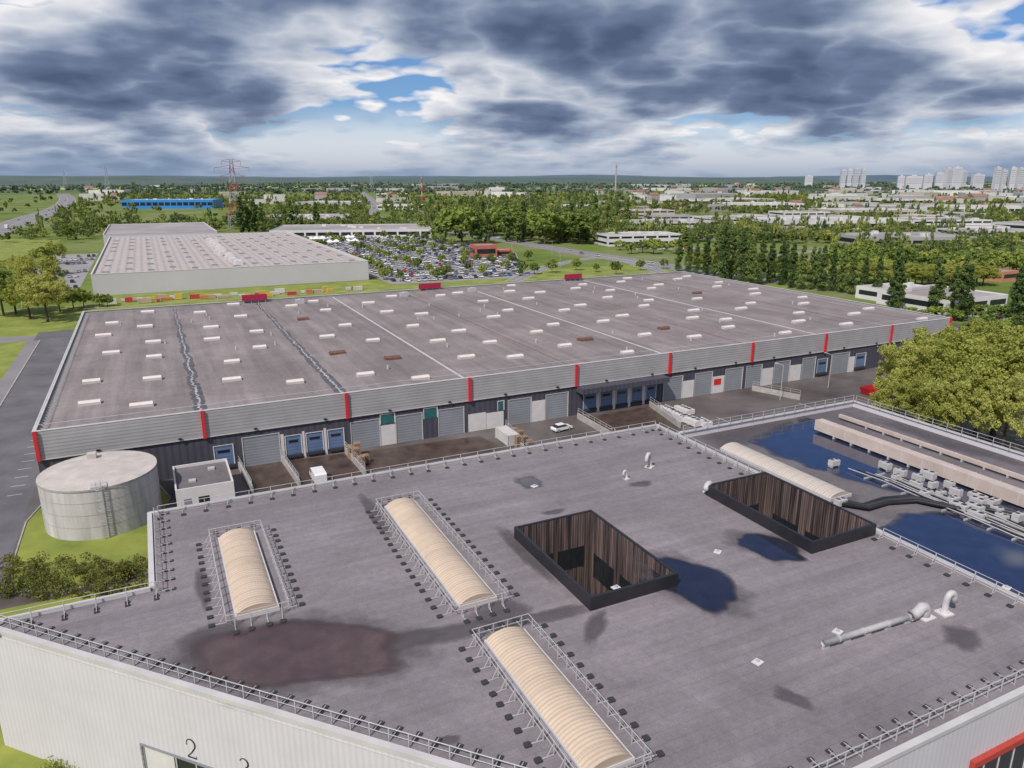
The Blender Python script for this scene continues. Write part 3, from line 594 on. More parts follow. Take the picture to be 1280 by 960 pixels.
M['dpan']=mat('duct_panel',(0.50,0.41,0.36),0.6,0.12,0.5)
def duct(sA,wA,sB,wB,wd,h,zz=0.35,lab='long pale box duct on roof supports'):
    o=root('box_duct',lab,'duct',sA,wA,ZQ,0,'box ducts on wing roof')
    put('casing',MB().box(0,wd,0,wB-wA,zz,zz+h).mesh('casing',['dpan']),o)
    n=int((wB-wA)/3); sm=MB().box(-.1,wd+.1,0,.2,0.01,zz-.003).mesh('support',['galv']); fm_=MB().box(-.04,wd+.04,0,.08,zz-.002,zz+h+.05).mesh('flange',['parapet'])
    for k in range(n): put('support',sm,o,(0,k*3+.3,0)); put('flange',fm_,o,(0,k*3+1.5,0))
duct(86.5,40,0,74,1.5,1.5); duct(94.5,38,0,76.5,0.5,0.5)
cu=MB(); cu.box(-.55,.55,-1.0,1.0,0.3,1.3,0)
for yy in (-.5,.5): cu.tube((0,yy,1.3),(0,yy,1.42),.4,12,1); cu.tube((0,yy,1.421),(0,yy,1.43),.33,12,2)
cu.box(-.555,-.551,-.9,.9,.45,1.15,1); cu.box(-.5,.5,-.9,-.75,0,.3,1); cu.box(-.5,.5,.75,.9,0,.3,1)
cum=cu.mesh('casing',['duct','galv','black'])
for s,w in [(83.2,59.5),(82.6,57),(83.4,54.5),(82.9,52.0),(83.3,49.8),(83.0,47.2),(82.7,44.6),(81.4,53.2),(81.2,50.6),(81.3,48.2),(81.0,45.6),(84.6,51),(84.7,48.4),(79.9,51.4),(79.9,46.8),(84.9,54.6),(81.2,56.2),(79.4,44.5),(83.0,42),(84.7,45.9),(81.4,43)]:
    k=rr.uniform(.55,.95); o=root('condenser_unit','pale fan condenser unit on roof frame','air conditioner',s+rr.uniform(-.3,.3),w+rr.uniform(-.4,.4),ZQ,rr.uniform(-.1,.1)+rr.choice((0,1.57)),'rooftop condenser units'); put('casing',cum,o,(0,0,0),0,(k,k,rr.uniform(.5,.9)))
for px,py in [(1215,606),(1050,633),(1042,583)]:
    s,w=LP(px,py,ZQ); o=root('condenser_unit','pale grey cabinet unit with fans on wing roof','air conditioner',s,w,ZQ,1.57,'rooftop condenser units'); put('casing',cum,o,(0,0,0),0,(.7,.7,.7))
o=root('insulated_pipe','black insulated pipe run snaking across wing roof','pipe',0,0,ZQ)
for j,off in enumerate((0,0.5,1.0)):
    pts=[LP(px,py,ZQ) for px,py in [(1050,634),(1085,640),(1110,632),(1145,630),(1190,640),(1235,641),(1290,655),(1340,668)]]
    mb=MB(); mb.path([(p[0]+off*0.3,p[1]+off,0.45+0.08*math.sin(i*2.0+j)) for i,p in enumerate(pts)],0.23,8)
    put('pipe',mb.mesh('pipe',['black' if j!=1 else 'rubber'],True),o)
o=root('refrigerant_pipe','run of dark and galvanised pipes beside the condensers','pipe',0,0,ZQ)
for j in range(8):
    q=rr.uniform(-1,1); mb=MB(); mb.path([(78.4+j*.45,61-j,0.3+.1*(j%2)),(78.6+j*.45+q*.3,56,.4),(78.4+j*.45,50,.35),(78.2+j*.45+q*.4,44,.5),(78.4+j*.45,40,.35),(79.0+j*.45,33,.3)],.06+.03*(j%3),6); put('pipe',mb.mesh('pipe',['galv' if j%3==0 else 'black' if j%3==1 else 'concrete']),o)
for k in range(10): put('support',MB().box(77.8,81.6,58-k*2.6,58.12-k*2.6,.01,.2).mesh('support',['galv']),o)
s_a=fac_s(1214,24.4,8); zt=fac_z(1250,935,24.4)
o=root('entrance_canopy','orange-red trim above glazing on pale wall','canopy',s_a,24.1,0)
mb=MB(); mb.box(0,16,0,.38,zt-.3,zt+.22); mb.box(0,0.35,0,.38,zt-6,zt-.303); put('frame',mb.mesh('frame',['ored']),o); put('glazing',MB().box(.353,16,.25,.38,zt-6,zt-.303).mesh('glazing',['glass']),o)
for k in range(6): put('mullion',MB().box(1.5+k*1.8,1.6+k*1.8,.2,.247,zt-6,zt-.303).mesh('mullion',['white']),o)
# ---------------- storage tank ----------------
ts,tw,tr=-10.3,115.2,7.6
tk=root('storage_tank','round weathered concrete water tank standing on grass','tank',ts,tw)
n=48; mb=MB(); mb.tube((0,0,0),(0,0,7.4),tr,n,0,cap=False)
put('shell',mb.mesh('shell',['tank'],True),tk)
mb=MB(); mb.add([(tr*1.01*math.cos(2*math.pi*i/n),tr*1.01*math.sin(2*math.pi*i/n),7.4) for i in range(n)]+[(0,0,8.0)],[(i,(i+1)%n,n) for i in range(n)]); put('roof',mb.mesh('roof',['tanktop'],True),tk)
put('rim_band',MB().tube((0,0,7.15),(0,0,7.42),tr*1.015,n,0,cap=False).mesh('rim_band',['concrete']),tk)
for z in (1.8,3.6,5.4): put('hoop',MB().tube((0,0,z),(0,0,z+.06),tr*1.004,n,0,cap=False).mesh('hoop',['concrete']),tk)
mb=MB()
for dx in (-.3,.3): mb.box(dx-.04,dx+.04,-tr-.45,-tr-.35,0,8.5)
for k in range(22): mb.box(-.3,.3,-tr-.43,-tr-.38,.3+k*.37,.34+k*.37)
for z in (3,4.5,6,7.5):
    for t in range(8):
        a0=math.pi*t/8;a1=math.pi*(t+1)/8; mb.tube((.45*math.cos(a0),-tr-.4-.7*math.sin(a0),z),(.45*math.cos(a1),-tr-.4-.7*math.sin(a1),z),.03,4)
put('ladder',mb.mesh('ladder',['galv']),tk,rot=0.05)
put('hatch',MB().box(-.6,.6,-.6,.6,7.6,8.5).mesh('hatch',['tanktop']),tk,(-1.0,5.0,-.1))
put('platform',MB().box(-1.0,1.0,-tr+.1,-tr+1.8,7.45,7.6).mesh('platform',['galv']),tk,rot=.05)
ph=root('pump_house','small white block building with dark flat roof','building',-0.7,111.3)
mb=MB(); mb.box(0,8.1,0,.25,0,3.8); mb.box(0,8.1,10.2,10.45,0,3.8); mb.box(0,.25,.25,10.2,0,3.8); mb.box(7.85,8.1,.25,10.2,0,3.8); put('wall',mb.mesh('wall',['white']),ph)
put('roof',MB().box(.25,7.85,.25,10.2,3.2,3.4).mesh('roof',['roofr']),ph)
put('door',MB().box(1,2,-.05,-.004,0,2.2).mesh('door',['door']),ph); put('window',MB().box(3,4.5,-.05,-.004,1.2,2.2).mesh('window',['glass']),ph)
for (a,b_) in ((2,3),(5,7)):
    put('roof_vent',MB().box(a,a+1,b_,b_+1,3.41,3.7).mesh('roof_vent',['galv']),ph)
# ---------------- yard ----------------
def ywall(p,q,h=1.2,label='low concrete dock ramp wall'):
    a=Vector(LP(*p));c=Vector(LP(*q)); d=c-a; ang=math.atan2(d.y,d.x); o=root('retaining_wall',label,'wall',a.x,a.y,0,ang,'dock ramp walls')
    put('wall',MB().box(0,d.length,-.15,.15,0,h).mesh('wall',['concrete']),o)
    n=max(2,int(d.length/2)); pm_=MB().box(-.03,.03,-.03,.03,h+.001,h+1.0).mesh('post',['galv'])
    for k in range(n+1): put('post',pm_,o,(.1+(d.length-.2)*k/n,0,0))
    for z in (h+1.0,h+.5): put('rail',MB().box(0.05,d.length-.05,-.03,.03,z,z+.05).mesh('rail',['galv']),o)
for a,c in [((298,583),(316,616)),((353,577),(375,609)),((432,566),(457,595)),((632,538),(655,565)),((722,523),(765,548)),((812,508),(850,535)),((940,488),(1000,500))]:
    ywall(a,c)
for q in ([(298,583),(352,577),(374,609),(316,616)],[(356,577),(430,567),(455,595),(378,608)],[(724,523),(812,508),(848,535),(766,547)],[(460,590),(630,562),(600,545),(450,565)]):
    gpoly('ramp',[G(*p) for p in q],0.022,'ramp','brown wet concrete loading ramp','ramp',False)
def pallet_stack(px,py,n,label,rot=0.0):
    x,y=G(px,py); o=rootW('pallet_stack',label,'pallets',x,y,0,PHI+rot,'stacked wooden pallets'); mb=MB()
    for k in range(n):
        z=k*.16
        for j in range(5): mb.box(-.6,.6,-.5+j*.225,-.5+j*.225+.12,z+.12,z+.145)
        for xx in (-.55,0,.45):
            for yy in (-.45,0,.38): mb.box(xx,xx+.1,yy,yy+.1,z+.02,z+.12)
            mb.box(xx,xx+.1,-.5,.5,z,z+.02)
    o2=put('pallets',mb.mesh('pallets',['pallet']),o); o2['kind']='stuff'
for px,py,nn in [(440,573,14),(446,578,17),(452,583,12),(457,579,10),(640,556,12),(648,560,15),(655,556,11),(662,559,9),(650,551,13),(436,566,9),(447,570,16),(643,549,14)]:
    pallet_stack(px,py,nn,'tall stack of bare wooden pallets by dock wall',random.uniform(-.2,.2))
M['cont']=ribmat('container_steel_white',(0.62,0.60,0.58),(1,0,0),.3,.5,.2); M['cont2']=ribmat('container_steel_tan',(0.50,0.38,0.27),(1,0,0),.3,.5,.2)
M['cred']=ribmat('container_steel_red',(0.5,0.05,0.04),(1,0,0),.3,.5,.2); M['cyel']=ribmat('container_steel_yellow',(0.6,0.4,0.05),(1,0,0),.3,.5,.2); M['corg']=ribmat('container_steel_orange',(0.55,0.2,0.05),(1,0,0),.3,.5,.2)
def container(px,py,ln,wd,h,rot,m,label):
    x,y=G(px,py); o=rootW('storage_container',label,'container',x,y,0.02,rot,'storage containers'); put('shell',MB().box(-ln/2,ln/2,-wd/2,wd/2,.12,h).mesh('shell',[m]),o)
    for sx in (-1,1):
        for sy in (-1,1): put('corner_post',MB().box(sx*ln/2-.07,sx*ln/2+.07,sy*wd/2-.07,sy*wd/2+.07,0,h+.05).mesh('corner_post',['galv']),o)
container(634,552,5.5,2.3,2.2,PHI+1.57,'cont','white steel container beside dock wall')
rc=random.Random(11)
for px in range(140,455,7):
    if rc.random()<.8:
        m=rc.choice(['cred','cyel','corg','cont','cont','cont2','cont2']); container(px+rc.uniform(-2,2),379-(px-140)*.052+rc.uniform(-2,2),rc.uniform(1.5,4.5),1.5,rc.uniform(.9,2.2),PHI+rc.uniform(-.1,.1),m,'low %s container beside long white wall'%{'cred':'red','cyel':'yellow','corg':'orange','cont':'white','cont2':'tan'}[m])
ck=MB(); ck.box(-3,3,-1.1,1.1,.3,1.7,0)
for k in range(4): ck.tube((-2.2+k*1.45,0,1.7),(-2.2+k*1.45,0,1.95),.6,14,1); ck.tube((-2.2+k*1.45,0,1.951),(-2.2+k*1.45,0,1.96),.5,14,2)
for k in range(2): ck.box(-2.8+k*5,-2.2+k*5,-1,1,0,.3,1)
ckm=ck.mesh('casing',['white','galv','black'])
for (px,py,k) in [(834,516,.7),(848,524,.8),(864,530,.8),(878,531,.6),(855,516,.7)]:
    x,y=G(px,py); o=rootW('chiller_unit','large white chiller unit with round fans in yard','chiller',x,y,0,PHI+math.pi/2+rc.uniform(-.1,.1),'chillers standing in the yard'); put('casing',ckm,o,(0,0,0),0,(k,1,k))
M['tent']=mat('marquee_fabric',(0.78,0.77,0.77),0.7,.05,.5)
for k in range(16):
    px=388+(k%8)*8+rc.uniform(-1,1); py=303+(k//8)*5-(k%8)*.4; x,y=G(px,py); o=rootW('marquee','white pyramid-topped marquee beside car park','marquee',x,y,0,PHI,'white marquees by the car park')
    put('canopy',MB().add([(-2.5,-2.5,2.6),(2.5,-2.5,2.6),(2.5,2.5,2.6),(-2.5,2.5,2.6),(0,0,4.6)],[(0,1,4),(1,2,4),(2,3,4),(3,0,4)]).mesh('canopy',['tent']),o)
    for sx in (-1,1):
        for sy in (-1,1): put('pole',MB().box(sx*2.4-.06,sx*2.4+.06,sy*2.4-.06,sy*2.4+.06,0,2.62).mesh('pole',['galv']),o)
# ---------------- cars ----------------
def car_geo(van=False,truck=False):
    body=MB(); glass=MB(); L_,W_=(2.1,0.86)
    if truck:
        body.box(-6,3.2,-1.25,1.25,1.0,3.9); body.box(3.5,5.8,-1.2,1.2,.5,3.2); glass.box(5.803,5.82,-1.1,1.1,1.9,2.9); glass.box(4.4,5.6,-1.22,1.22,1.9,2.8)
        body.box(-6,5.5,-1.0,1.0,.6,.99)
    else:
        if van: prof=[(-2.4,.4),(-2.45,1.9),(-2.2,2.1),(1.0,2.1),(1.35,1.9),(1.75,1.2),(2.35,1.0),(2.45,.4)]; W_=.95
        else: prof=[(-2.08,.38),(-2.12,.75),(-2.0,.92),(-1.0,.95),(1.0,.93),(1.95,.78),(2.1,.6),(2.1,.38)]
        n=len(prof)
        vs=[(x,-W_,z) for x,z in prof]+[(x,W_,z) for x,z in prof]
        body.add(vs,[(i,n+i,n+(i+1)%n,(i+1)%n) for i in range(n)]+[tuple(range(n)),tuple(range(2*n-1,n-1,-1))])
        if van:
            glass.add([(1.37,-.85,1.88),(1.37,.85,1.88),(1.78,.85,1.25),(1.78,-.85,1.25)],[(0,1,2,3)]); glass.box(.4,1.2,-W_-.01,W_+.01,1.3,1.85)
        else:
            wb,wt=.8,.62
            vs=[(-1.75,-wb,.93),(1.05,-wb,.93),(1.05,wb,.93),(-1.75,wb,.93),(-1.3,-wt,1.39),(.35,-wt,1.40),(.35,wt,1.40),(-1.3,wt,1.39)]
            glass.add(vs,[(0,1,5,4),(1,2,6,5),(2,3,7,6),(3,0,4,7)])
            body.add([(x,y,z+.0) for x,y,z in vs[4:]]+[(x*.95,y*.9,z+.06) for x,y,z in vs[4:]],[(4,5,6,7),(0,1,5,4),(1,2,6,5),(2,3,7,6),(3,0,4,7)])
    xs=(-1.3,1.3) if not (van or truck) else ((-1.5,1.5) if van else (-4.6,-3.4,4.6))
    wr=.32 if not truck else .5; yw=W_ if not truck else 1.2
    wh_=MB()
    for x in xs:
        for sg in (-1,1): wh_.tube((x,sg*(yw-.18),wr),(x,sg*(yw+.02),wr),wr,12,0); wh_.tube((x,sg*(yw+.021),wr),(x,sg*(yw+.03),wr),wr*.55,8,1)
    return body,glass,wh_
CC={'white':(0.76,0.75,0.74),'silver':(0.50,0.50,0.51),'black':(0.03,0.03,0.035),'blue':(0.07,0.13,0.32),'red':(0.45,0.03,0.03),'grey':(0.22,0.22,0.23)}
for k,v in CC.items(): M['car_'+k]=mat('car_paint_'+k,v,0.25,0.03,1)
def merged(kind,colr):
    b_,g_,w_=car_geo(**kind); mb=MB(); mb.add(b_.v,b_.f,0); mb.add(g_.v,g_.f,1)
    o=len(mb.v); mb.v+=w_.v; mb.f+=[tuple(i+o for i in f) for f in w_.f]; mb.m+=[2 if m==0 else 3 for m in w_.m]
    return mb.mesh('car',['car_'+colr,'glass','rubber','galv'])
CM={k:merged({},k) for k in CC}; TM={k:merged({'truck':True},k) for k in ('white',)}
def car_full(name,label,cat,x,y,ang,colr,**kw):
    o=rootW(name,label,cat,x,y,0.02,ang); b_,g_,w_=car_geo(**kw)
    put('body',b_.mesh('body',['car_'+colr]),o); put('window',g_.mesh('window',['glass']),o)
    xs=(-1.5,1.5) if kw.get('van') else (-1.3,1.3); W_=.95 if kw.get('van') else .86
    wm=MB(); wm.tube((0,-.1,0),(0,.1,0),.32,14,0); wm=wm.mesh('wheel',['rubber']); rm=MB(); rm.tube((0,-.105,0),(0,.105,0),.18,10,0); rm=rm.mesh('rim',['galv'])
    for xx in xs:
        for sg in (-1,1): wo=put('wheel',wm,o,(xx,sg*(W_-.09),.32)); put('rim',rm,wo)
    for sg in (-1,1): put('headlight',MB().box(2.08 if not kw.get('van') else 2.4,2.12 if not kw.get('van') else 2.46,sg*.65-.15,sg*.65+.15,.6,.75).mesh('headlight',['sky']),o)
x,y=G(702,538); car_full('parked_car','white hatchback parked on damp asphalt yard','car',x,y,PHI+0.15,'white')
x,y=G(398,601); car_full('parked_van','white van parked in loading ramp','van',x,y,PHI+math.pi/2,'white',van=True)
BLK=[]
cars=[]
cols=['white']*7+['silver']*5+['grey']*4+['black']*2+['blue']*2+['red']
lot=[(100,333),(168,330),(216,436),(216,622),(140,622),(100,585)]
M['lot']=mat('parking_asphalt',(0.27,0.255,0.26),0.85,0.15,0.05)
gpoly('parking_lot',lot,0.02,'lot','large asphalt car park filled with cars','car park')
def inpoly(p,poly):
    r=False; j=len(poly)-1
    for i in range(len(poly)):
        xi,yi=poly[i];xj,yj=poly[j]
        if (yi>p[1])!=(yj>p[1]) and p[0]<(xj-xi)*(p[1]-yi)/(yj-yi)+xi: r=not r
        j=i
    return r
lotc=[]; trees_lot=[]
w=338
while w<618:
    s=104
    while s<214:
        if inpoly((s,w),lot) and inpoly((s,w+5.4),lot):
            if int(s/2.7)%8==7: trees_lot.append((s,w+2.7)) if rr.random()<.8 else None
            else:
                for dw in (0,5.4):
                    if rr.random()<.8: lotc.append((s+rr.uniform(-.15,.15),w+dw+rr.uniform(-.3,.3),math.pi/2+(math.pi if rr.random()<.5 else 0)))
        s+=2.7
    w+=19
lot2=[(-75,360),(-30,352),(-30,560),(-60,560)]
gpoly('parking_lot',lot2,0.02,'lot','asphalt car park beside white hypermarket','car park')
for wv in range(362,560,22):
    for k in range(14):
        s=-68+k*2.8
        if inpoly((s,wv),lot2) and rr.random()<.6: lotc.append((s,wv,math.pi/2))
for s,w,a in lotc: x,y=L2W(s,w); cars.append((x,y,PHI+a,rr.choice(cols)))
for (px,py,nn,an) in [(800,312,16,.1),(1160,300,14,.1),(1225,402,9,.5),(1060,300,14,.2),(960,290,14,0),(700,290,12,0),(560,262,14,0),(880,300,14,.2),(1000,282,12,0),(1140,290,12,0),(900,275,12,0)]:
    x0,y0=G(px,py)
    gpoly('parking_lot',[(x0-3,y0-3),(x0+nn*2.7+2,y0-3+nn*2.7*math.tan(an)),(x0+nn*2.7+2,y0+9+nn*2.7*math.tan(an)),(x0-3,y0+9)],0.022,'lot','small asphalt car park by offices','car park',False)
    for k in range(nn):
        if rr.random()<.8: cars.append((x0+k*2.7,y0+k*2.7*math.tan(an)+1,math.pi/2+an,rr.choice(cols)))
    BLK.append((x0+nn*1.3,y0+3,nn*1.5))
for Q,nn in ((HW,24),(MR,26)):
    for k in range(nn):
        i=rr.randrange(3,len(Q)-8); q=Q[i].lerp(Q[i+1],rr.random()); d=(Q[i+1]-Q[i]).normalized(); sd=rr.choice((-1,1)); off=rr.uniform(3,9) if Q is HW else 3.5
        n=Vector((-d.y,d.x))*off*sd; cars.append((q.x+n.x,q.y+n.y,math.atan2(d.y,d.x)+(0 if sd<0 else math.pi),rr.choice(cols)))
cars.sort(key=lambda c:c[0]**2+c[1]**2)
for i,(x,y,a,c) in enumerate(cars[:295]):
    o=put('parked_car',CM[c],None,(x,y,0.06),a); tag(o,'%s hatchback standing on asphalt'%c,'car','cars in the car parks and on the roads')
if cars[295:]:
    V=[];Fc=[];mi=[]; o0=0; src={k:(np.array([v.co[:] for v in m.vertices]),[tuple(p.vertices) for p in m.polygons],[p.material_index for p in m.polygons]) for k,m in CM.items()}
    keys=list(CC); mats=['car_'+k for k in keys]+['glass','rubber','galv']
    for x,y,a,c in cars[295:]:
        v,f,m=src[c]; R=np.array([[math.cos(a),-math.sin(a),0],[math.sin(a),math.cos(a),0],[0,0,1]]); vv=v@R.T+np.array([x,y,.06]); V+=vv.tolist(); Fc+=[tuple(i+o0 for i in q) for q in f]; mi+=[keys.index(c) if k==0 else len(keys)+k-1 for k in m]; o0+=len(v)
    mb=MB(); mb.v=V; mb.f=Fc; mb.m=mi; o=put('distant_cars',mb.mesh('distant_cars',mats)); tag(o,'dense rows of small distant parked cars','cars',kind='stuff')
for k in (12,18,24): q=HW[k]; d=(HW[k+1]-HW[k]).normalized(); o=put('lorry',TM['white'],None,(q.x+6*d.y,q.y-6*d.x,.06),math.atan2(d.y,d.x)); tag(o,'white box lorry driving on the highway','lorry','lorries on the highway')
# ---------------- secondary buildings ----------------
def wm_(c):
    k='wall_%02d%02d%02d'%tuple(int(v*99) for v in c)
    if k not in M: M[k]=mat('painted_render_'+k[5:],c,0.75,0.1,0.1)
    return k
M['rt']=mat('gravel_flat_roof',(0.30,0.275,0.27),0.9,0.25,0.03); M['rt2']=mat('pale_sheet_roof',(0.46,0.43,0.42),0.7,0.2,0.03); M['tile']=mat('clay_tile_roof',(0.27,0.15,0.11),0.85,0.2,0.1)
M['rtw']=ribmat('light_ribbed_roof',(0.44,0.385,0.36),(1,0,0),3.2,0.8,0.18,0,0.12)
M['blue']=mat('blue_cladding',(0.03,0.22,0.55),0.5,0.1,0.1); M['teal']=mat('pale_blue_roof',(0.22,0.38,0.52),0.5,0.1,0.1); M['brick']=mat('red_brick',(0.42,0.12,0.08),0.8,0.2,0.5)
def building(x,y,wd,dp,h,ang,wallk,roofk,label,storeys=2,group=None,gable=False,z=0,windows=True,name='commercial_building',unit=True):
    o=rootW(name,label,'building',x,y,z,ang,group); BLK.append((x,y,math.hypot(wd,dp)/2+2))
    a,b_=wd/2,dp/2; mb=MB(); t=.3
    mb.box(-a,a,-b_,-b_+t,0,h); mb.box(-a,a,b_-t,b_,0,h); mb.box(-a,-a+t,-b_+t,b_-t,0,h); mb.box(a-t,a,-b_+t,b_-t,0,h)
    put('wall',mb.mesh('wall',[wallk]),o)
    mb=MB()
    if gable:
        mb.add([(-a-.4,-b_-.4,h+.01),(a+.4,-b_-.4,h+.01),(a+.4,b_+.4,h+.01),(-a-.4,b_+.4,h+.01),(-a-.4,0,h+b_*.6),(a+.4,0,h+b_*.6)],[(0,1,5,4),(2,3,4,5),(3,0,4),(1,2,5),(3,2,1,0)])
    else:
        mb.box(-a+t,a-t,-b_+t,b_-t,h-.7,h-.5)
    put('roof',mb.mesh('roof',[roofk]),o)
    if windows:
        sh=h/storeys
        for k in range(storeys):
            z0=k*sh+sh*.35; z1=k*sh+sh*.72; nw=max(1,int(wd/9))
            for i in range(nw):
                x0=-a+wd*(i+.08)/nw; put('window',MB().box(x0,x0+wd*.84/nw,-b_-.04,-b_-.01,z0,z1).mesh('window',['glass']),o)
            put('window',MB().box(-a-.04,-a-.01,-b_*.85,b_*.85,z0,z1).mesh('window',['glass']),o)
    if unit and not gable and wd>25:
        for k in range(int(wd/14)): 
            mb=MB(); u=rr.uniform(-a*.8,a*.8);v=rr.uniform(-b_*.7,b_*.7); q=rr.uniform(1,2.5); mb.box(u-q,u+q,v-q*.7,v+q*.7,h-.499,h+rr.uniform(.5,1.8)); put('rooftop_unit',mb.mesh('rooftop_unit',['white']),o)
    return o
def bigbox(s0,s1,w0,w1,h,wk,rk,label,sky=True):
    o=root('hypermarket',label,'warehouse',s0,w0); a=s1-s0;b_=w1-w0
    mb=MB(); mb.box(0,a,0,.4,0,h); mb.box(0,a,b_-.4,b_,0,h); mb.box(0,.4,.4,b_-.4,0,h); mb.box(a-.4,a,.4,b_-.4,0,h); put('wall',mb.mesh('wall',[wk]),o)
    put('roof',MB().box(.4,a-.4,.4,b_-.4,h-.9,h-.7).mesh('roof',[rk]),o)
    mb=MB(); mb.box(-.1,a+.1,-.1,.5,h+.003,h+.15); mb.box(-.1,.5,.5,b_,h+.003,h+.15); mb.box(a-.5,a+.1,.5,b_,h+.003,h+.15); put('parapet_coping',mb.mesh('parapet_coping',['white']),o)
    if sky:
        dm_=MB().box(-1.3,1.3,-.9,.9,0,.5).mesh('skylight',['door']); c=0
        for i in range(int(a/9)):
            for j in range(int(b_/26)):
                if rr.random()<.93 and c<99: put('skylight',dm_,o,(5+i*9,12+j*26+(i%2)*8,h-.7)); c+=1
        for k in range(13):
            mb=MB(); mb.box(-2.4,2.4,-1.8,1.8,0,1.8); mb.box(-1.6,1.6,-1.2,1.2,1.8,2.3); put('rooftop_air_handler',mb.mesh('rooftop_air_handler',['white']),o,(a*.5+rr.uniform(-2,2),20+k*12,h-.7),rr.choice((0,1.57)))
    return o
M['w2']=mat('off_white_wall',(0.52,0.50,0.52),0.6,0.05,0.05)
bigbox(-23,95,354,582,9,'w2','rtw','long white-walled hypermarket with pale flat roof')
bigbox(-28,48,605,740,9,'w2','rt','grey flat-roofed store with pale walls',False)
def bpx(px,py,wd,dp,h,c,rk,lab,ang=PHI,st=2,**kw):
    x,y=G(px,py); x+=-math.sin(ang)*dp/2; y+=math.cos(ang)*dp/2
    return building(x,y,wd,dp,h,ang,c if isinstance(c,str) else wm_(c),rk,lab,st,**kw)
Wt=(.62,.60,.59); Gy=(.34,.33,.34); Be=(.45,.40,.33)
bpx(210,261,140,60,14,'blue','teal','large blue-clad hall with pale blue roof',.12,1)
bpx(440,298,130,75,7,Wt,'rt','long retail building with deep grey roof',.15,1)
bpx(380,281,90,70,8,Wt,'rt','white retail hall with deep grey roof',.15,1)
bpx(608,323,14,14,8,'brick','rt','red brick restaurant with flat roof',.3,1)
bpx(630,321,12,9,4.5,'brick','rt2','small red restaurant annex',.3,1)
bpx(806,307,58,30,8,Wt,'rt2','long white two-storey office block',PHI-.2,2)
bpx(850,290,80,50,9,Wt,'rt','white two-storey office block',.3,2)
bpx(815,272,60,40,9,Be,'rt','beige office block among trees',.2,2)
bpx(935,284,75,50,9,Wt,'rt','white office block with ribbon windows',.2,2)
bpx(1060,290,130,70,10,Wt,'rt2','large white industrial shed with flat roof',.15,1)
bpx(1010,275,60,40,9,Wt,'rt','white business unit with flat roof',.15,2)
bpx(1100,273,110,70,10,Be,'rt2','large beige industrial shed among trees',.15,1)
bpx(1155,311,80,50,8,Gy,'rt','grey industrial unit with flat roof',.15,1)
bpx(1222,390,34,30,5.5,Wt,'rt','white workshop building with grey roof',PHI,1)
bpx(1150,378,26,20,5,Wt,'rt2','white workshop building with pale roof',PHI,1)
bpx(1262,352,12,10,5,(.5,.2,.12),'rt','orange-red clad workshop building',PHI,1)
bpx(1190,287,80,50,9,Wt,'rt','white office block with ribbon windows',.1,2)
bpx(1255,302,60,40,8,(.5,.5,.52),'rt','grey office block with ribbon windows',.1,2)
bpx(720,262,60,40,7,Wt,'rt','white business unit with flat roof',.1,1)
bpx(500,262,70,40,7,Wt,'rt2','white retail hall with flat roof',.1,1)
bpx(490,246,80,50,8,(.6,.6,.62),'rt2','pale distant retail hall',.1,1)
bpx(960,262,120,80,9,Wt,'rt2','large white industrial shed with flat roof',.1,1)
bpx(880,256,100,70,9,Wt,'rt','large white industrial shed with grey roof',.1,1)
bpx(1130,256,130,90,10,Wt,'rt','large white industrial shed with grey roof',.1,1)
bpx(1240,268,100,70,10,Wt,'rt2','large white industrial shed with flat roof',.1,1)
x,y=G(1094,492); o=rootW('skip_container','red steel skip container beside trees','container',x,y,0,PHI); mb=MB()
mb.add([(-3,-1.2,0),(3,-1.2,0),(3,1.2,0),(-3,1.2,0),(-4,-1.3,1.8),(4,-1.3,1.8),(4,1.3,1.8),(-4,1.3,1.8)],[(0,1,5,4),(1,2,6,5),(2,3,7,6),(3,0,4,7),(0,3,2,1)]); put('hull',mb.mesh('hull',['red']),o)
for k in range(7): put('rib',MB().box(-3+k,-2.9+k,-1.42,-1.32,.2,1.75).mesh('rib',['burg']),o)
rs=random.Random(21); made=0
def blocked(x,y,r):
    s,w=W2L(x,y)
    for (a,b_,c,d) in ((-40,215,20,282),(-80,250,325,625),(-35,55,600,745)):
        if a-r<s<b_+r and c-r<w<d+r: return True
    for p,q,hw in ROADS:
        d=q-p; l2=d.length_squared
        if l2<1e-6: continue
        t=max(0,min(1,((x-p.x)*d.x+(y-p.y)*d.y)/l2)); 
        if math.hypot(p.x+d.x*t-x,p.y+d.y*t-y)<hw+r: return True
    for bx,by,br in BLK:
        if (bx-x)**2+(by-y)**2<(br*0.75+r)**2: return True
    return False
tries=0
while made<165 and tries<5000:
    tries+=1
    py=rs.choice([rs.uniform(231,246),rs.uniform(240,262),rs.uniform(250,298)]); px=rs.uniform(790,1330) if rs.random()<.8 else rs.uniform(110,790)
    if px<780 and py>258: continue
    x,y=G(px,py); d=math.hypot(x,y); f=rs.random(); wd=rs.uniform(18,80)*(1 if d<1200 else 1.6); dp=wd*rs.uniform(.45,.9)
    gb=f<.22
    if gb: wd=rs.uniform(12,20)*(1 if d<1500 else 1.5); dp=wd*.7
    if blocked(x,y,wd*.42): continue
    c=rs.choice([Wt,Wt,(.52,.50,.46),Be,Gy,(.48,.48,.49)])
    building(x,y,wd,dp,rs.choice([6,7,8]) if d<1500 else rs.uniform(8,15),rs.choice([PHI,.1,-.3,.5,PHI+1.57]),wm_(c),'tile' if gb else rs.choice(['rt','rt','rt2']),
      ('pale house with clay tile roof among trees' if gb else 'pale flat-roofed block among trees'),rs.choice([1,2]),'suburban buildings among trees',gb,name='house' if gb else 'commercial_building',unit=False,windows=d<1100); made+=1
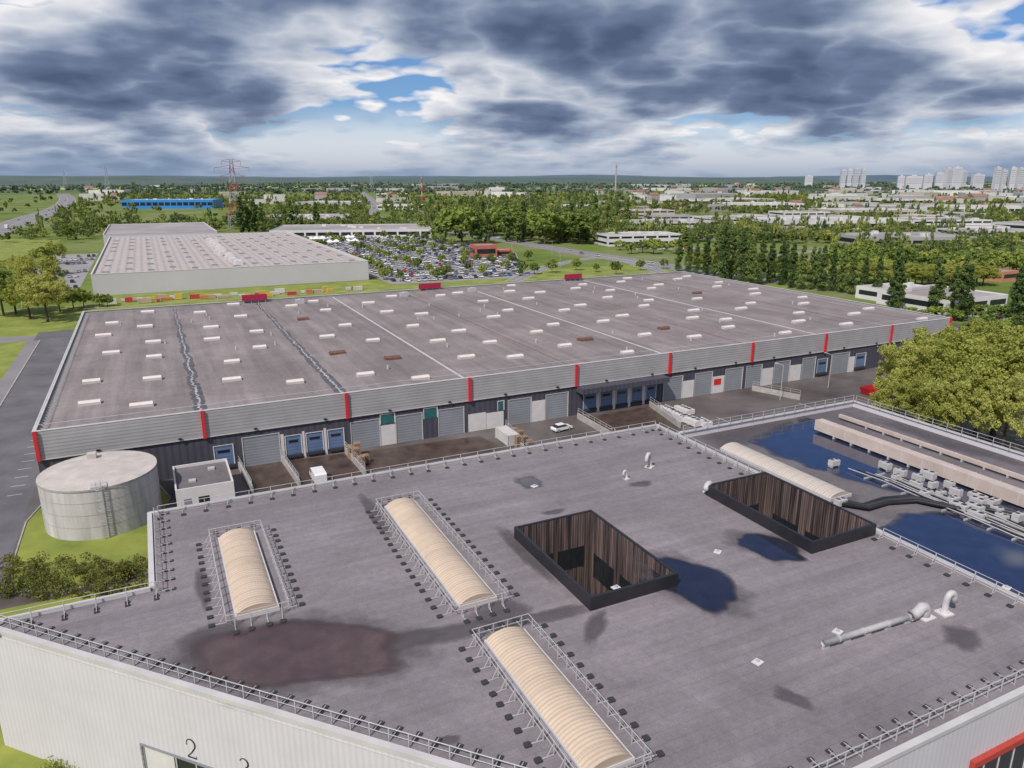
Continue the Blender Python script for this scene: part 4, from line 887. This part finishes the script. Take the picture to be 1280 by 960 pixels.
M['tw']=mat('haze_tinted_concrete',(0.50,0.50,0.54),0.8,0.08,0.02); M['tww']=mat('haze_tinted_window',(0.34,0.36,0.41),0.5,0.1,0.02)  # pale haze mixed into the wall and window colours
def tower(px,d,wd,dp,top):
    X=(px-640)/FP*(d*CT+CH*ST)
    h=CH+(223-top)/FP*d
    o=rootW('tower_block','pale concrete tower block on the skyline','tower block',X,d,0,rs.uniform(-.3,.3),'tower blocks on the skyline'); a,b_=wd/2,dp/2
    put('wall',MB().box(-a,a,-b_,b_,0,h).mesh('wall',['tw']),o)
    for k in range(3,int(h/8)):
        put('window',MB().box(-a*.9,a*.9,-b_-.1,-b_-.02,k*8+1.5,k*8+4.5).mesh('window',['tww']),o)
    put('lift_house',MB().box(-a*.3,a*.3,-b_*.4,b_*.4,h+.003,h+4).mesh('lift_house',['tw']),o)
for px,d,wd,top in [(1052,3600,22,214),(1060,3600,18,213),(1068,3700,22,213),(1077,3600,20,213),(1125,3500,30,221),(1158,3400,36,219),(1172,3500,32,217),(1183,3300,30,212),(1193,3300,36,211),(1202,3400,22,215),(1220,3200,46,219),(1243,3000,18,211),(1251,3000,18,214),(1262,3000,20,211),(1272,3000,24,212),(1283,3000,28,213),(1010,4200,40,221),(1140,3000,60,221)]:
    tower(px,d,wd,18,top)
def chimney(px,py,top,r,label,red=False):
    x,y=G(px,py); h=CH+(222-top)/FP*y; o=rootW('chimney',label,'chimney',x,y); mb=MB(); n=7
    for k in range(n): mb.tube((0,0,h*k/n),(0,0,h*(k+1)/n-.01),r*(1-.06*k),12,(k%2 if red else 0),r2=r*(1-.06*(k+1)))
    put('shaft',mb.mesh('shaft',['concrete','red']),o); put('platform',MB().tube((0,0,h*.93),(0,0,h*.94),r*1.3,12).mesh('platform',['galv']),o)
chimney(769,248,206,2.6,'tall pale concrete chimney above trees'); chimney(528,256,218,1.8,'red and white banded mast above trees',True)
M['pyr']=mat('pylon_red_paint',(0.42,0.10,0.09),0.5,0.1,1); M['pyw']=mat('pylon_steel',(0.42,0.42,0.45),0.5,0.1,1)
def pylon(px,dist,top,label,red=True,th=.35):
    X=(px-640)/FP*(dist*CT+CH*ST); h=CH+(222-top)/FP*dist; o=rootW('electricity_pylon',label,'pylon',X,dist,0,.2,'electricity pylons')
    lat=MB(); lv=[0,.2,.38,.54,.68,.8,.9,1.0]; bw=lambda f:h*(.10*(1-f)**1.3+.018)
    for i in range(len(lv)-1):
        z0,z1=lv[i]*h,lv[i+1]*h; a,c=bw(lv[i]),bw(lv[i+1]); mi=i%2
        P=[(-a,-a,z0),(a,-a,z0),(a,a,z0),(-a,a,z0)];Q=[(-c,-c,z1),(c,-c,z1),(c,c,z1),(-c,c,z1)]
        for k in range(4): lat.tube(P[k],Q[k],th,4,mi); lat.tube(P[k],Q[(k+1)%4],th*.6,4,mi); lat.tube(P[(k+1)%4],Q[k],th*.6,4,mi); lat.tube(Q[k],Q[(k+1)%4],th*.6,4,mi)
    put('lattice',lat.mesh('lattice',['pyw','pyr'] if red else ['pyw','pyw']),o)
    for f,ln in ((.76,.17),(.88,.24),(.97,.13)):
        mb=MB(); z=f*h
        for sg in (-1,1): 
            e=(sg*h*ln,0,z+.5)
            for yy in (-1,1): mb.tube((sg*bw(f),yy,z+h*.035),e,th*.7,4); mb.tube((sg*bw(f),yy,z-.5),e,th*.7,4)
            mb.tube(e,(e[0],0,z-4),th*.6,4)
        put('crossarm',mb.mesh('crossarm',['pyr' if red else 'pyw']),o)
pylon(297,720,201,'tall red and white lattice electricity pylon',True,.22)
for px,d,t in [(136,2400,209),(83,3000,214),(465,2600,216)]: pylon(px,d,t,'distant grey lattice electricity pylon',False,.3)
# ---------------- hills ----------------
def ridge(x0,x1,y,hfun,m,label,dep=1500):
    mb=MB(); n=160; rows=5; vs=[]
    for j in range(rows):
        for i in range(n+1):
            x=x0+(x1-x0)*i/n; f=math.sin(math.pi*min(1,(j/(rows-1))) ) ; vs.append((x,y+dep*j/(rows-1),max(-1,hfun(x)*f-1)))
    mb.add(vs,[(j*(n+1)+i,j*(n+1)+i+1,(j+1)*(n+1)+i+1,(j+1)*(n+1)+i) for j in range(rows-1) for i in range(n)])
    tag(put('hill',mb.mesh('hill',[m],True)),label,'hill',kind='structure')
M['hill']=mat('distant_wooded_hill',(0.05,0.085,0.07),0.95,col2=(0.09,0.13,0.11),scale=0.004,detail=10)
M['hill2']=mat('far_blue_hill',(0.06,0.10,0.14),0.95,col2=(0.09,0.135,0.17),scale=0.002,detail=10)  # blue of the distant air painted into the woodland colour
ridge(-9000,9000,8000,lambda x:64+30*mnoise.noise((x*.0006,1,0))+6*mnoise.noise((x*.006,4,0)),'hill2','blue far wooded ridge')
ridge(-7000,-1500,4200,lambda x:60*max(0,min(1,(-1500-x)/900))+12*mnoise.noise((x*.002,2,0)),'hill','wooded hillside on the plain')
ridge(-3000,2500,5600,lambda x:46+14*mnoise.noise((x*.001,7,0)),'hill','low wooded ridge')
# ---------------- trees ----------------
def leaves(centers,radii,per,size,seed,flat=0.0):
    r=np.random.default_rng(seed); C=np.repeat(centers,per,axis=0); R=np.repeat(radii,per); n=len(C)
    d=r.normal(size=(n,3)); d/=np.linalg.norm(d,axis=1)[:,None]; rad=R*(r.random(n)**0.4)*(1+.25*r.random(n)); P=C+d*rad[:,None]*np.array([1,1,.85])
    nn=d+r.normal(size=(n,3))*.7; nn/=np.linalg.norm(nn,axis=1)[:,None]
    a=np.cross(nn,r.normal(size=(n,3))); a/=np.linalg.norm(a,axis=1)[:,None]; b=np.cross(nn,a)
    s=(size*(.6+.8*r.random(n)))[:,None]; a=a*s*.5; b=b*s*.5
    return np.stack([P-a*1.1,P-b*.7,P+a*1.1,P+b*.8],axis=1)
def broad(seed,h=12,R=5.0,ncl=60,per=110,leaf=.45,cr=(.12,.15)):
    r=np.random.default_rng(seed); c=[];rd=[]
    for i in range(ncl):
        d=r.normal(size=3); d/=np.linalg.norm(d); d[2]=abs(d[2])*1.0 if r.random()<.75 else -abs(d[2])*.55
        k=(.35+.65*r.random()**.5)*(1+.3*mnoise.noise((d[0]*2+seed,d[1]*2,d[2]*2)))
        c.append((d[0]*R*k,d[1]*R*k,h*.55+d[2]*h*.42*k)); rd.append(R*(cr[0]+cr[1]*r.random()))
    return leaves(np.array(c),np.array(rd),per,leaf,seed)
def poplar(seed,h=20,R=2.2,ncl=70,per=60,leaf=.5):
    r=np.random.default_rng(seed); c=[];rd=[]
    for i in range(ncl):
        f=r.random(); pr=(math.sin(math.pi*min(1,(f*.93+.09))**.8))**.7*R*.75; t=r.random()*6.283; k=r.random()**.5*pr; 
        c.append((math.cos(t)*k,math.sin(t)*k,h*(.07+.89*f))); rd.append(R*(.22+.22*r.random())*(1.15-.6*f))
    return leaves(np.array(c),np.array(rd)*1.0,per,leaf,seed)
def trunk(h,r,seed,limbs=7,R=3.5,top=.75):
    q=random.Random(seed); mb=MB(); pts=[(0,0,-.1),(q.uniform(-.1,.1),q.uniform(-.1,.1),h*.3),(q.uniform(-.3,.3),q.uniform(-.3,.3),h*.55),(q.uniform(-.3,.3),q.uniform(-.3,.3),h*top)]
    for i in range(3): mb.tube(pts[i],pts[i+1],r*(1-.28*i),8,0,r2=r*(1-.28*(i+1)),cap=False)
    for i in range(limbs):
        t=i/limbs*6.283+q.random(); z=h*q.uniform(.28,.6); e=(math.cos(t)*R*q.uniform(.5,.85),math.sin(t)*R*q.uniform(.5,.85),z+h*q.uniform(.12,.3)); mb.tube((0,0,z),e,r*.38,5,0,r2=r*.08,cap=False)
    return mb.mesh('trunk',['bark'])
TB={}
def treelib(key,crowns,trunks,m):
    TB[key]=[(quads_mesh('crown',c,[m]),t) for c,t in zip(crowns,trunks)]
treelib('near',[broad(s,12,5.4,150,110,.26,(.07,.10)) for s in (1,2,3,4)],[trunk(12,.3,s,9,4) for s in (1,2,3,4)],'leafn')
treelib('green',[broad(s,11,4.6,80,60,.55,(.10,.13)) for s in (11,12,13,14)],[trunk(11,.25,s) for s in (1,2,3,4)],'leafg')
treelib('pop',[poplar(s,20,2.5,90,75,.45) for s in (21,22,23,24)],[trunk(20,.28,s,6,1.5,.85) for s in (5,6,7,8)],'leafp')
treelib('mid',[broad(s,11,5,40,30,1.1) for s in (31,32,33,34,35)],[trunk(11,.3,s,5) for s in (1,2,3,4,5)],'leafg')
treelib('midpop',[poplar(s,22,2.7,50,26,1.1) for s in (41,42,43)],[trunk(22,.35,s,4,1.5) for s in (1,2,3)],'leafp')
LAB={'near':'yellow-green broadleaf tree in fresh spring leaf','green':'green broadleaf tree on grass','pop':'tall narrow dark green poplar tree','mid':'rounded green broadleaf tree near buildings','midpop':'tall columnar poplar tree in a row'}
NT=0
def tree(key,x,y,h,wide=1.0,label=None):
    global NT
    base={'near':12,'green':11,'pop':20,'mid':11,'midpop':22}[key]; k=h/base; cm_,tm_=random.choice(TB[key])
    o=rootW('tree',label or LAB[key],'tree',x,y,0,random.random()*6.28,'trees around the site'); o.scale=(k*wide,k*wide,k)
    put('trunk',tm_,o); put('crown',cm_,o); NT+=1
def tpx(key,px,py,top,wide=1.0,label=None):
    x,y=G(px,py); b_=(480-top)/FP; h=CH-(ST-b_*CT)/(CT+b_*ST)*y; tree(key,x,y,max(3,h),wide,label)
for px,py,top,w in [(1140,528,425,1.0),(1190,540,418,1.05),(1240,548,412,1.05),(1285,560,420,1.1),(1165,500,408,.95),(1215,500,402,.95),(1268,505,412,.95),(1136,500,428,.8),(1112,542,470,.9),(1155,556,465,.9),(1215,560,455,.95),(1120,520,440,.8),(1178,560,470,.8),(1250,575,468,.8)]:
    tpx('near',px,py,top,w)
tpx('green',1225,440,392,1.2,'bright green rounded tree beside warehouse'); tpx('green',1275,440,395,1.2)
for px,py,top in [(848,340,292),(860,341,296),(903,352,276),(914,350,280),(925,353,283),(938,355,296),(950,356,294),(962,354,298),(975,356,296),(988,360,300),(1000,362,302),(1013,362,306),(1026,364,304),(1039,364,306),(1051,366,307),(893,345,288),(882,344,291),(1063,368,312),(1115,386,304),(1121,388,325),(1165,394,318),(1197,400,314),(1204,402,328),(1262,434,324),(1278,430,316),(1188,394,330),(1172,392,335),(1272,442,336),(932,348,290),(980,352,300),(1020,357,308),(1078,368,318),(1095,372,316),(870,343,300)]:
    tpx('pop',px,py,top,1.0)
for k in range(22):
    px=1050+k*8.5; tpx('near',px,354+rr.uniform(-3,5),328+rr.uniform(-3,4),1.5,'yellow-green rounded tree in a dense row')
for px,py,top in [(920,342,315),(944,345,318),(968,348,320),(995,350,322),(1010,352,325),(885,338,312),(872,336,314)]: tpx('near',px,py,top,1.6,'yellow-green rounded tree between poplars')
for px,py,top in [(5,395,335),(20,392,340),(38,398,345),(60,402,342),(50,378,318),(75,390,350),(105,384,360),(125,384,366),(92,386,360),(135,383,368),(30,350,316),(55,345,308),(10,342,322),(70,330,302),(85,300,280),(95,290,276)]:
    tpx('green' if px%2 else 'near',px,py,top,1.15,'light green spreading tree on grass verge')
for px,py,top in [(303,292,245),(311,291,243),(320,291,246),(329,292,250),(365,290,250),(372,290,255),(358,288,258),(396,288,252)]: tpx('midpop',px,py,top,1.2)
for px in range(560,790,14):
    tpx('midpop',px+rr.uniform(-4,4),rr.uniform(278,303),rr.uniform(240,260),1.1)
for px in range(560,790,10): tpx('midpop' if rr.random()<.5 else 'mid',px+rr.uniform(-4,4),rr.uniform(293,306),rr.uniform(255,280),1.2)
for px in range(775,870,14): tpx('mid',px,rr.uniform(312,318),rr.uniform(296,303),1.2)
for px in range(1135,1280,16): tpx('mid',px,rr.uniform(398,406),rr.uniform(378,390),1.2)
for s,w in trees_lot[:60]: x,y=L2W(s,w); tree('mid',x,y,rr.uniform(5,7.5),.9)
for px,py in [(650,345),(668,343),(690,341),(720,338),(745,340),(770,343),(800,338),(830,336),(640,330),(660,326),(580,330),(560,345),(545,350),(480,350),(735,300),(725,303)]:
    x,y=G(px,py); 
    tree('green',x,y,rr.uniform(4,8),1.0)
pts=[]; tries=0
rt=random.Random(5)
while len(pts)<7400 and tries<30000:
    tries+=1; py=232+ (305-232)*rt.random()**1.35; px=rt.uniform(-60,1340)
    x,y=G(px,py); dn=mnoise.noise((x*.004,y*.004,2))+.15*mnoise.noise((x*.02,y*.02,2))
    if px>800 and dn<-.08 and py>240: continue
    if px<800 and dn<-.3: continue
    if px<125 and py>240 and rt.random()<.93: continue
    if 125<=px<285 and 258<py<284 and rt.random()<.9: continue
    if blocked(x,y,2): continue
    pts.append((x,y,px,py))
for k in range(380):
    px=rt.uniform(1040,1340);py=rt.uniform(303,345); x,y=G(px,py)
    if rt.random()<.7 and not blocked(x,y,3): pts.append((x,y,px,py))
for k in range(120):
    px=rt.uniform(70,125);py=rt.uniform(250,300); x,y=G(px,py)
    if not blocked(x,y,2): pts.append((x,y,px,py))
pts.sort(key=lambda p:p[0]**2+p[1]**2)
nind=max(0,295-NT)
for x,y,px,py in pts[:nind]:
    tree('mid' if rt.random()<.8 else 'midpop',x,y,rt.uniform(7,12) ,1.1)
def lowtree(seed,per,leaf): return broad(seed,11,5.2,16,per,leaf)
def stuff(plist,name,label,m,lib):
    Vs=[];Ts=[]; 
    for x,y,px,py in plist:
        v=lib[rt.randrange(len(lib))]; k=rt.uniform(.5,1.0); a=rt.random()*6.28; R=np.array([[math.cos(a),-math.sin(a),0],[math.sin(a),math.cos(a),0],[0,0,1]])
        kk=np.array([k*1.15,k*1.15,k]) if rt.random()<.8 else np.array([k*.55,k*.55,k*1.8])
        Vs.append((v.reshape(-1,3)*kk)@R.T+np.array([x,y,0])); Ts.append(np.full(len(v),rt.random()**1.2))
    V=np.concatenate(Vs).reshape(-1,4,3); T=np.concatenate(Ts); o=put(name,quads_mesh(name,V,[m],T)); tag(o,label,'woodland',kind='stuff')
rest=pts[nind:]
dist=lambda p:math.hypot(p[0],p[1])
A=[p for p in rest if dist(p)<1100]; B=[p for p in rest if dist(p)>=1100 and dist(p)<2200]; C=[p for p in rest if dist(p)>=2200]
stuff(A,'woodland','mixed green trees filling the business park','leaff',[lowtree(s,14,1.6) for s in (51,52,53,54)])
stuff(B,'woodland','mixed green tree belts among suburbs','leaff',[lowtree(s,7,2.9) for s in (61,62,63)])
if C: stuff(C,'woodland','haze-tinted distant tree belts','leafh',[lowtree(s,5,4.0) for s in (71,72)])
far=[]
for k in range(3000):
    d=2200+5000*rt.random()**.8; x=rt.uniform(-.78,.78)*d*1.0
    if mnoise.noise((x*.0012,d*.0012,3))>-.12: far.append((x,d,0,0))
stuff(far,'distant_forest','haze-tinted distant forest belts on the plain','leafh',[lowtree(s,3,6.5)*np.array([1.8,1.8,1.15]) for s in (81,82)])
hc=[];hr=[]
for k in range(170):
    px=rr.uniform(-30,186);py=rr.uniform(708,752)
    s,w=LP(px,py); 
    if s>-4.6: continue
    x,y=L2W(s,w)
    hc.append((x,y,rr.uniform(.3,1.9)));hr.append(rr.uniform(.4,.95))
V=leaves(np.array(hc),np.array(hr),95,.22,5); o=put('hedge',quads_mesh('hedge',V,['leafd'])); tag(o,'dense mixed shrubs and hedge below the roof edge','shrubs',kind='stuff')
hc=[];hr=[]
for px,py in [(262,630),(255,632),(270,628),(100,960),(120,958),(60,965),(135,965),(85,958)]:
    x,y=G(px,py); hc.append((x,y,.5));hr.append(.8)
V=leaves(np.array(hc),np.array(hr),160,.2,6); o=put('shrubs',quads_mesh('shrubs',V,['leafg'])); tag(o,'low green shrubs beside pale walls','shrubs',kind='stuff')
# ---------------- street lamps ----------------
lm=MB(); lm.tube((0,0,0),(0,0,8),.09,6,0,r2=.06); lpm=lm.mesh('pole',['galv']); lm=MB(); lm.tube((0,0,8),(1.3,0,8.3),.05,5); lm.box(1.1,1.8,-.15,.15,8.24,8.38); lhm=lm.mesh('lamp_head',['galv'])
for px,py in [(655,350),(700,335),(760,332),(560,300),(610,308),(500,345),(560,330),(480,320),(540,312),(975,500),(1035,485),(590,345),(640,322),(690,318),(830,345)]:
    x,y=G(px,py); o=rootW('street_lamp','slim galvanised street lamp with single arm','street lamp',x,y,0,rr.random()*6,'street lamps'); put('pole',lpm,o); put('lamp_head',lhm,o)
# ---------------- world ----------------
W=bpy.data.worlds.new('World'); scene.world=W; W.use_nodes=True; nt=W.node_tree; N=nt.nodes; L=nt.links; N.clear()
W.cycles.sampling_method='MANUAL'; W.cycles.sample_map_resolution=256
out=N.new('ShaderNodeOutputWorld'); sky=N.new('ShaderNodeTexSky'); sky.sky_type='NISHITA'; sky.sun_disc=False
SUN=Vector((-0.50,-0.84,0.0)).normalized(); EL=math.radians(48)
sky.sun_elevation=EL; sky.sun_rotation=math.atan2(SUN.x,SUN.y); sky.altitude=100; sky.air_density=1.0; sky.dust_density=0.4; sky.ozone_density=3
vm_=N.new('ShaderNodeVectorMath'); vm_.operation='MULTIPLY'; vm_.inputs[1].default_value=(.60,.80,1.12); L.new(sky.outputs[0],vm_.inputs[0])
bg1=N.new('ShaderNodeBackground'); bg1.inputs[1].default_value=0.085; L.new(vm_.outputs[0],bg1.inputs[0])
def math_(op,a,b=None,c=None,clamp=False):
    m=N.new('ShaderNodeMath'); m.operation=op; m.use_clamp=clamp
    for i,v in enumerate((a,b,c)):
        if v is None: continue
        if isinstance(v,(int,float)): m.inputs[i].default_value=v
        else: L.new(v,m.inputs[i])
    return m.outputs[0]
tc=N.new('ShaderNodeTexCoord'); se=N.new('ShaderNodeSeparateXYZ'); L.new(tc.outputs['Generated'],se.inputs[0])
zc=math_('ADD',math_('MAXIMUM',se.outputs[2],0.0),0.22)
u=math_('DIVIDE',se.outputs[0],zc); v=math_('DIVIDE',se.outputs[1],zc)
cb=N.new('ShaderNodeCombineXYZ'); L.new(u,cb.inputs[0]); L.new(v,cb.inputs[1])
OFF=(33.0,9.1,2.3)
def noise(vec,sc,det,ro=.5):
    n=N.new('ShaderNodeTexNoise'); n.inputs['Scale'].default_value=sc; n.inputs['Detail'].default_value=det; n.inputs['Roughness'].default_value=ro; L.new(vec,n.inputs['Vector']); return n.outputs['Fac']
def density(k):
    sc=N.new('ShaderNodeVectorMath'); sc.operation='SCALE'; sc.inputs['Scale'].default_value=k; L.new(cb.outputs[0],sc.inputs[0])
    ad=N.new('ShaderNodeVectorMath'); ad.operation='ADD'; ad.inputs[1].default_value=OFF; L.new(sc.outputs[0],ad.inputs[0])
    a=noise(ad.outputs[0],1.1,7,.47)
    b=math_('ABSOLUTE',math_('SUBTRACT',noise(ad.outputs[0],3.2,3,.45),.5))
    return math_('ADD',a,math_('MULTIPLY',b,.62))
d1=density(1.0); d2=density(.95)
ba=N.new('ShaderNodeVectorMath'); ba.operation='ADD'; ba.inputs[1].default_value=(42.0,2,4); L.new(cb.outputs[0],ba.inputs[0])
big=noise(ba.outputs[0],.6,1)
hi=N.new('ShaderNodeMapRange'); hi.inputs[1].default_value=.24; hi.inputs[2].default_value=.5; hi.inputs[4].default_value=.12; L.new(se.outputs[2],hi.inputs[0])
dens=math_('SUBTRACT',math_('ADD',d1,math_('MULTIPLY',math_('SUBTRACT',big,.5),.3)),hi.outputs[0])
diff=math_('SUBTRACT',d1,d2)
shade=math_('ADD',math_('ADD',.74,math_('MULTIPLY',diff,2.8)),math_('ADD',math_('MULTIPLY',math_('SUBTRACT',dens,.50),-3.1),math_('MULTIPLY',hi.outputs[0],1.2)))
rp=N.new('ShaderNodeValToRGB'); E=rp.color_ramp.elements; E[0].position=0.0; E[0].color=(0.08,0.115,0.20,1); E[1].position=1.0; E[1].color=(0.93,0.91,0.92,1)
for p,c in ((.3,(.155,.205,.325,1)),(.52,(.33,.39,.51,1)),(.75,(.62,.65,.72,1))): e=E.new(p); e.color=c
L.new(shade,rp.inputs[0])
hz=N.new('ShaderNodeMapRange'); hz.inputs[1].default_value=0.0; hz.inputs[2].default_value=0.055; hz.inputs[3].default_value=0.85; hz.inputs[4].default_value=0.0; L.new(se.outputs[2],hz.inputs[0])
hz2=N.new('ShaderNodeMapRange'); hz2.inputs[1].default_value=0.02; hz2.inputs[2].default_value=0.09; hz2.inputs[3].default_value=1.0; hz2.inputs[4].default_value=0.0; L.new(se.outputs[2],hz2.inputs[0])
mh=N.new('ShaderNodeMix'); mh.data_type='RGBA'; L.new(hz.outputs[0],mh.inputs[0]); L.new(rp.outputs[0],mh.inputs[6]); mh.inputs[7].default_value=(.25,.335,.48,1)
bg2=N.new('ShaderNodeBackground'); bg2.inputs[1].default_value=1.0; L.new(mh.outputs[2],bg2.inputs[0])
cv=N.new('ShaderNodeMapRange'); cv.inputs[1].default_value=0.43; cv.inputs[2].default_value=0.475; L.new(dens,cv.inputs[0])
cvm=math_('MAXIMUM',cv.outputs[0],hz2.outputs[0])
ms=N.new('ShaderNodeMixShader'); L.new(cvm,ms.inputs[0]); L.new(bg1.outputs[0],ms.inputs[1]); L.new(bg2.outputs[0],ms.inputs[2]); L.new(ms.outputs[0],out.inputs[0])
sd=bpy.data.lights.new('sun','SUN'); sd.energy=4.0; sd.angle=math.radians(2.0); sd.color=(1,.94,.87); so=bpy.data.objects.new('sun',sd); COL.objects.link(so)
ts_=Vector((SUN.x*math.cos(EL),SUN.y*math.cos(EL),math.sin(EL))); so.rotation_euler=(-ts_).to_track_quat('-Z','Y').to_euler(); so.location=(0,0,200)
cd_=bpy.data.cameras.new('camera'); cam=bpy.data.objects.new('camera',cd_); COL.objects.link(cam); cam.location=(0,0,CH); cam.rotation_euler=(math.pi/2-TH,0,0)
cd_.sensor_width=36; cd_.lens=FP/1280*36; cd_.clip_start=0.5; cd_.clip_end=60000; scene.camera=cam
scene.view_settings.view_transform='Standard'; scene.view_settings.look='None'; scene.view_settings.exposure=0
print('TREES',NT,'CARS',len(cars),'OBJ',len(bpy.data.objects),'pts',len(pts))
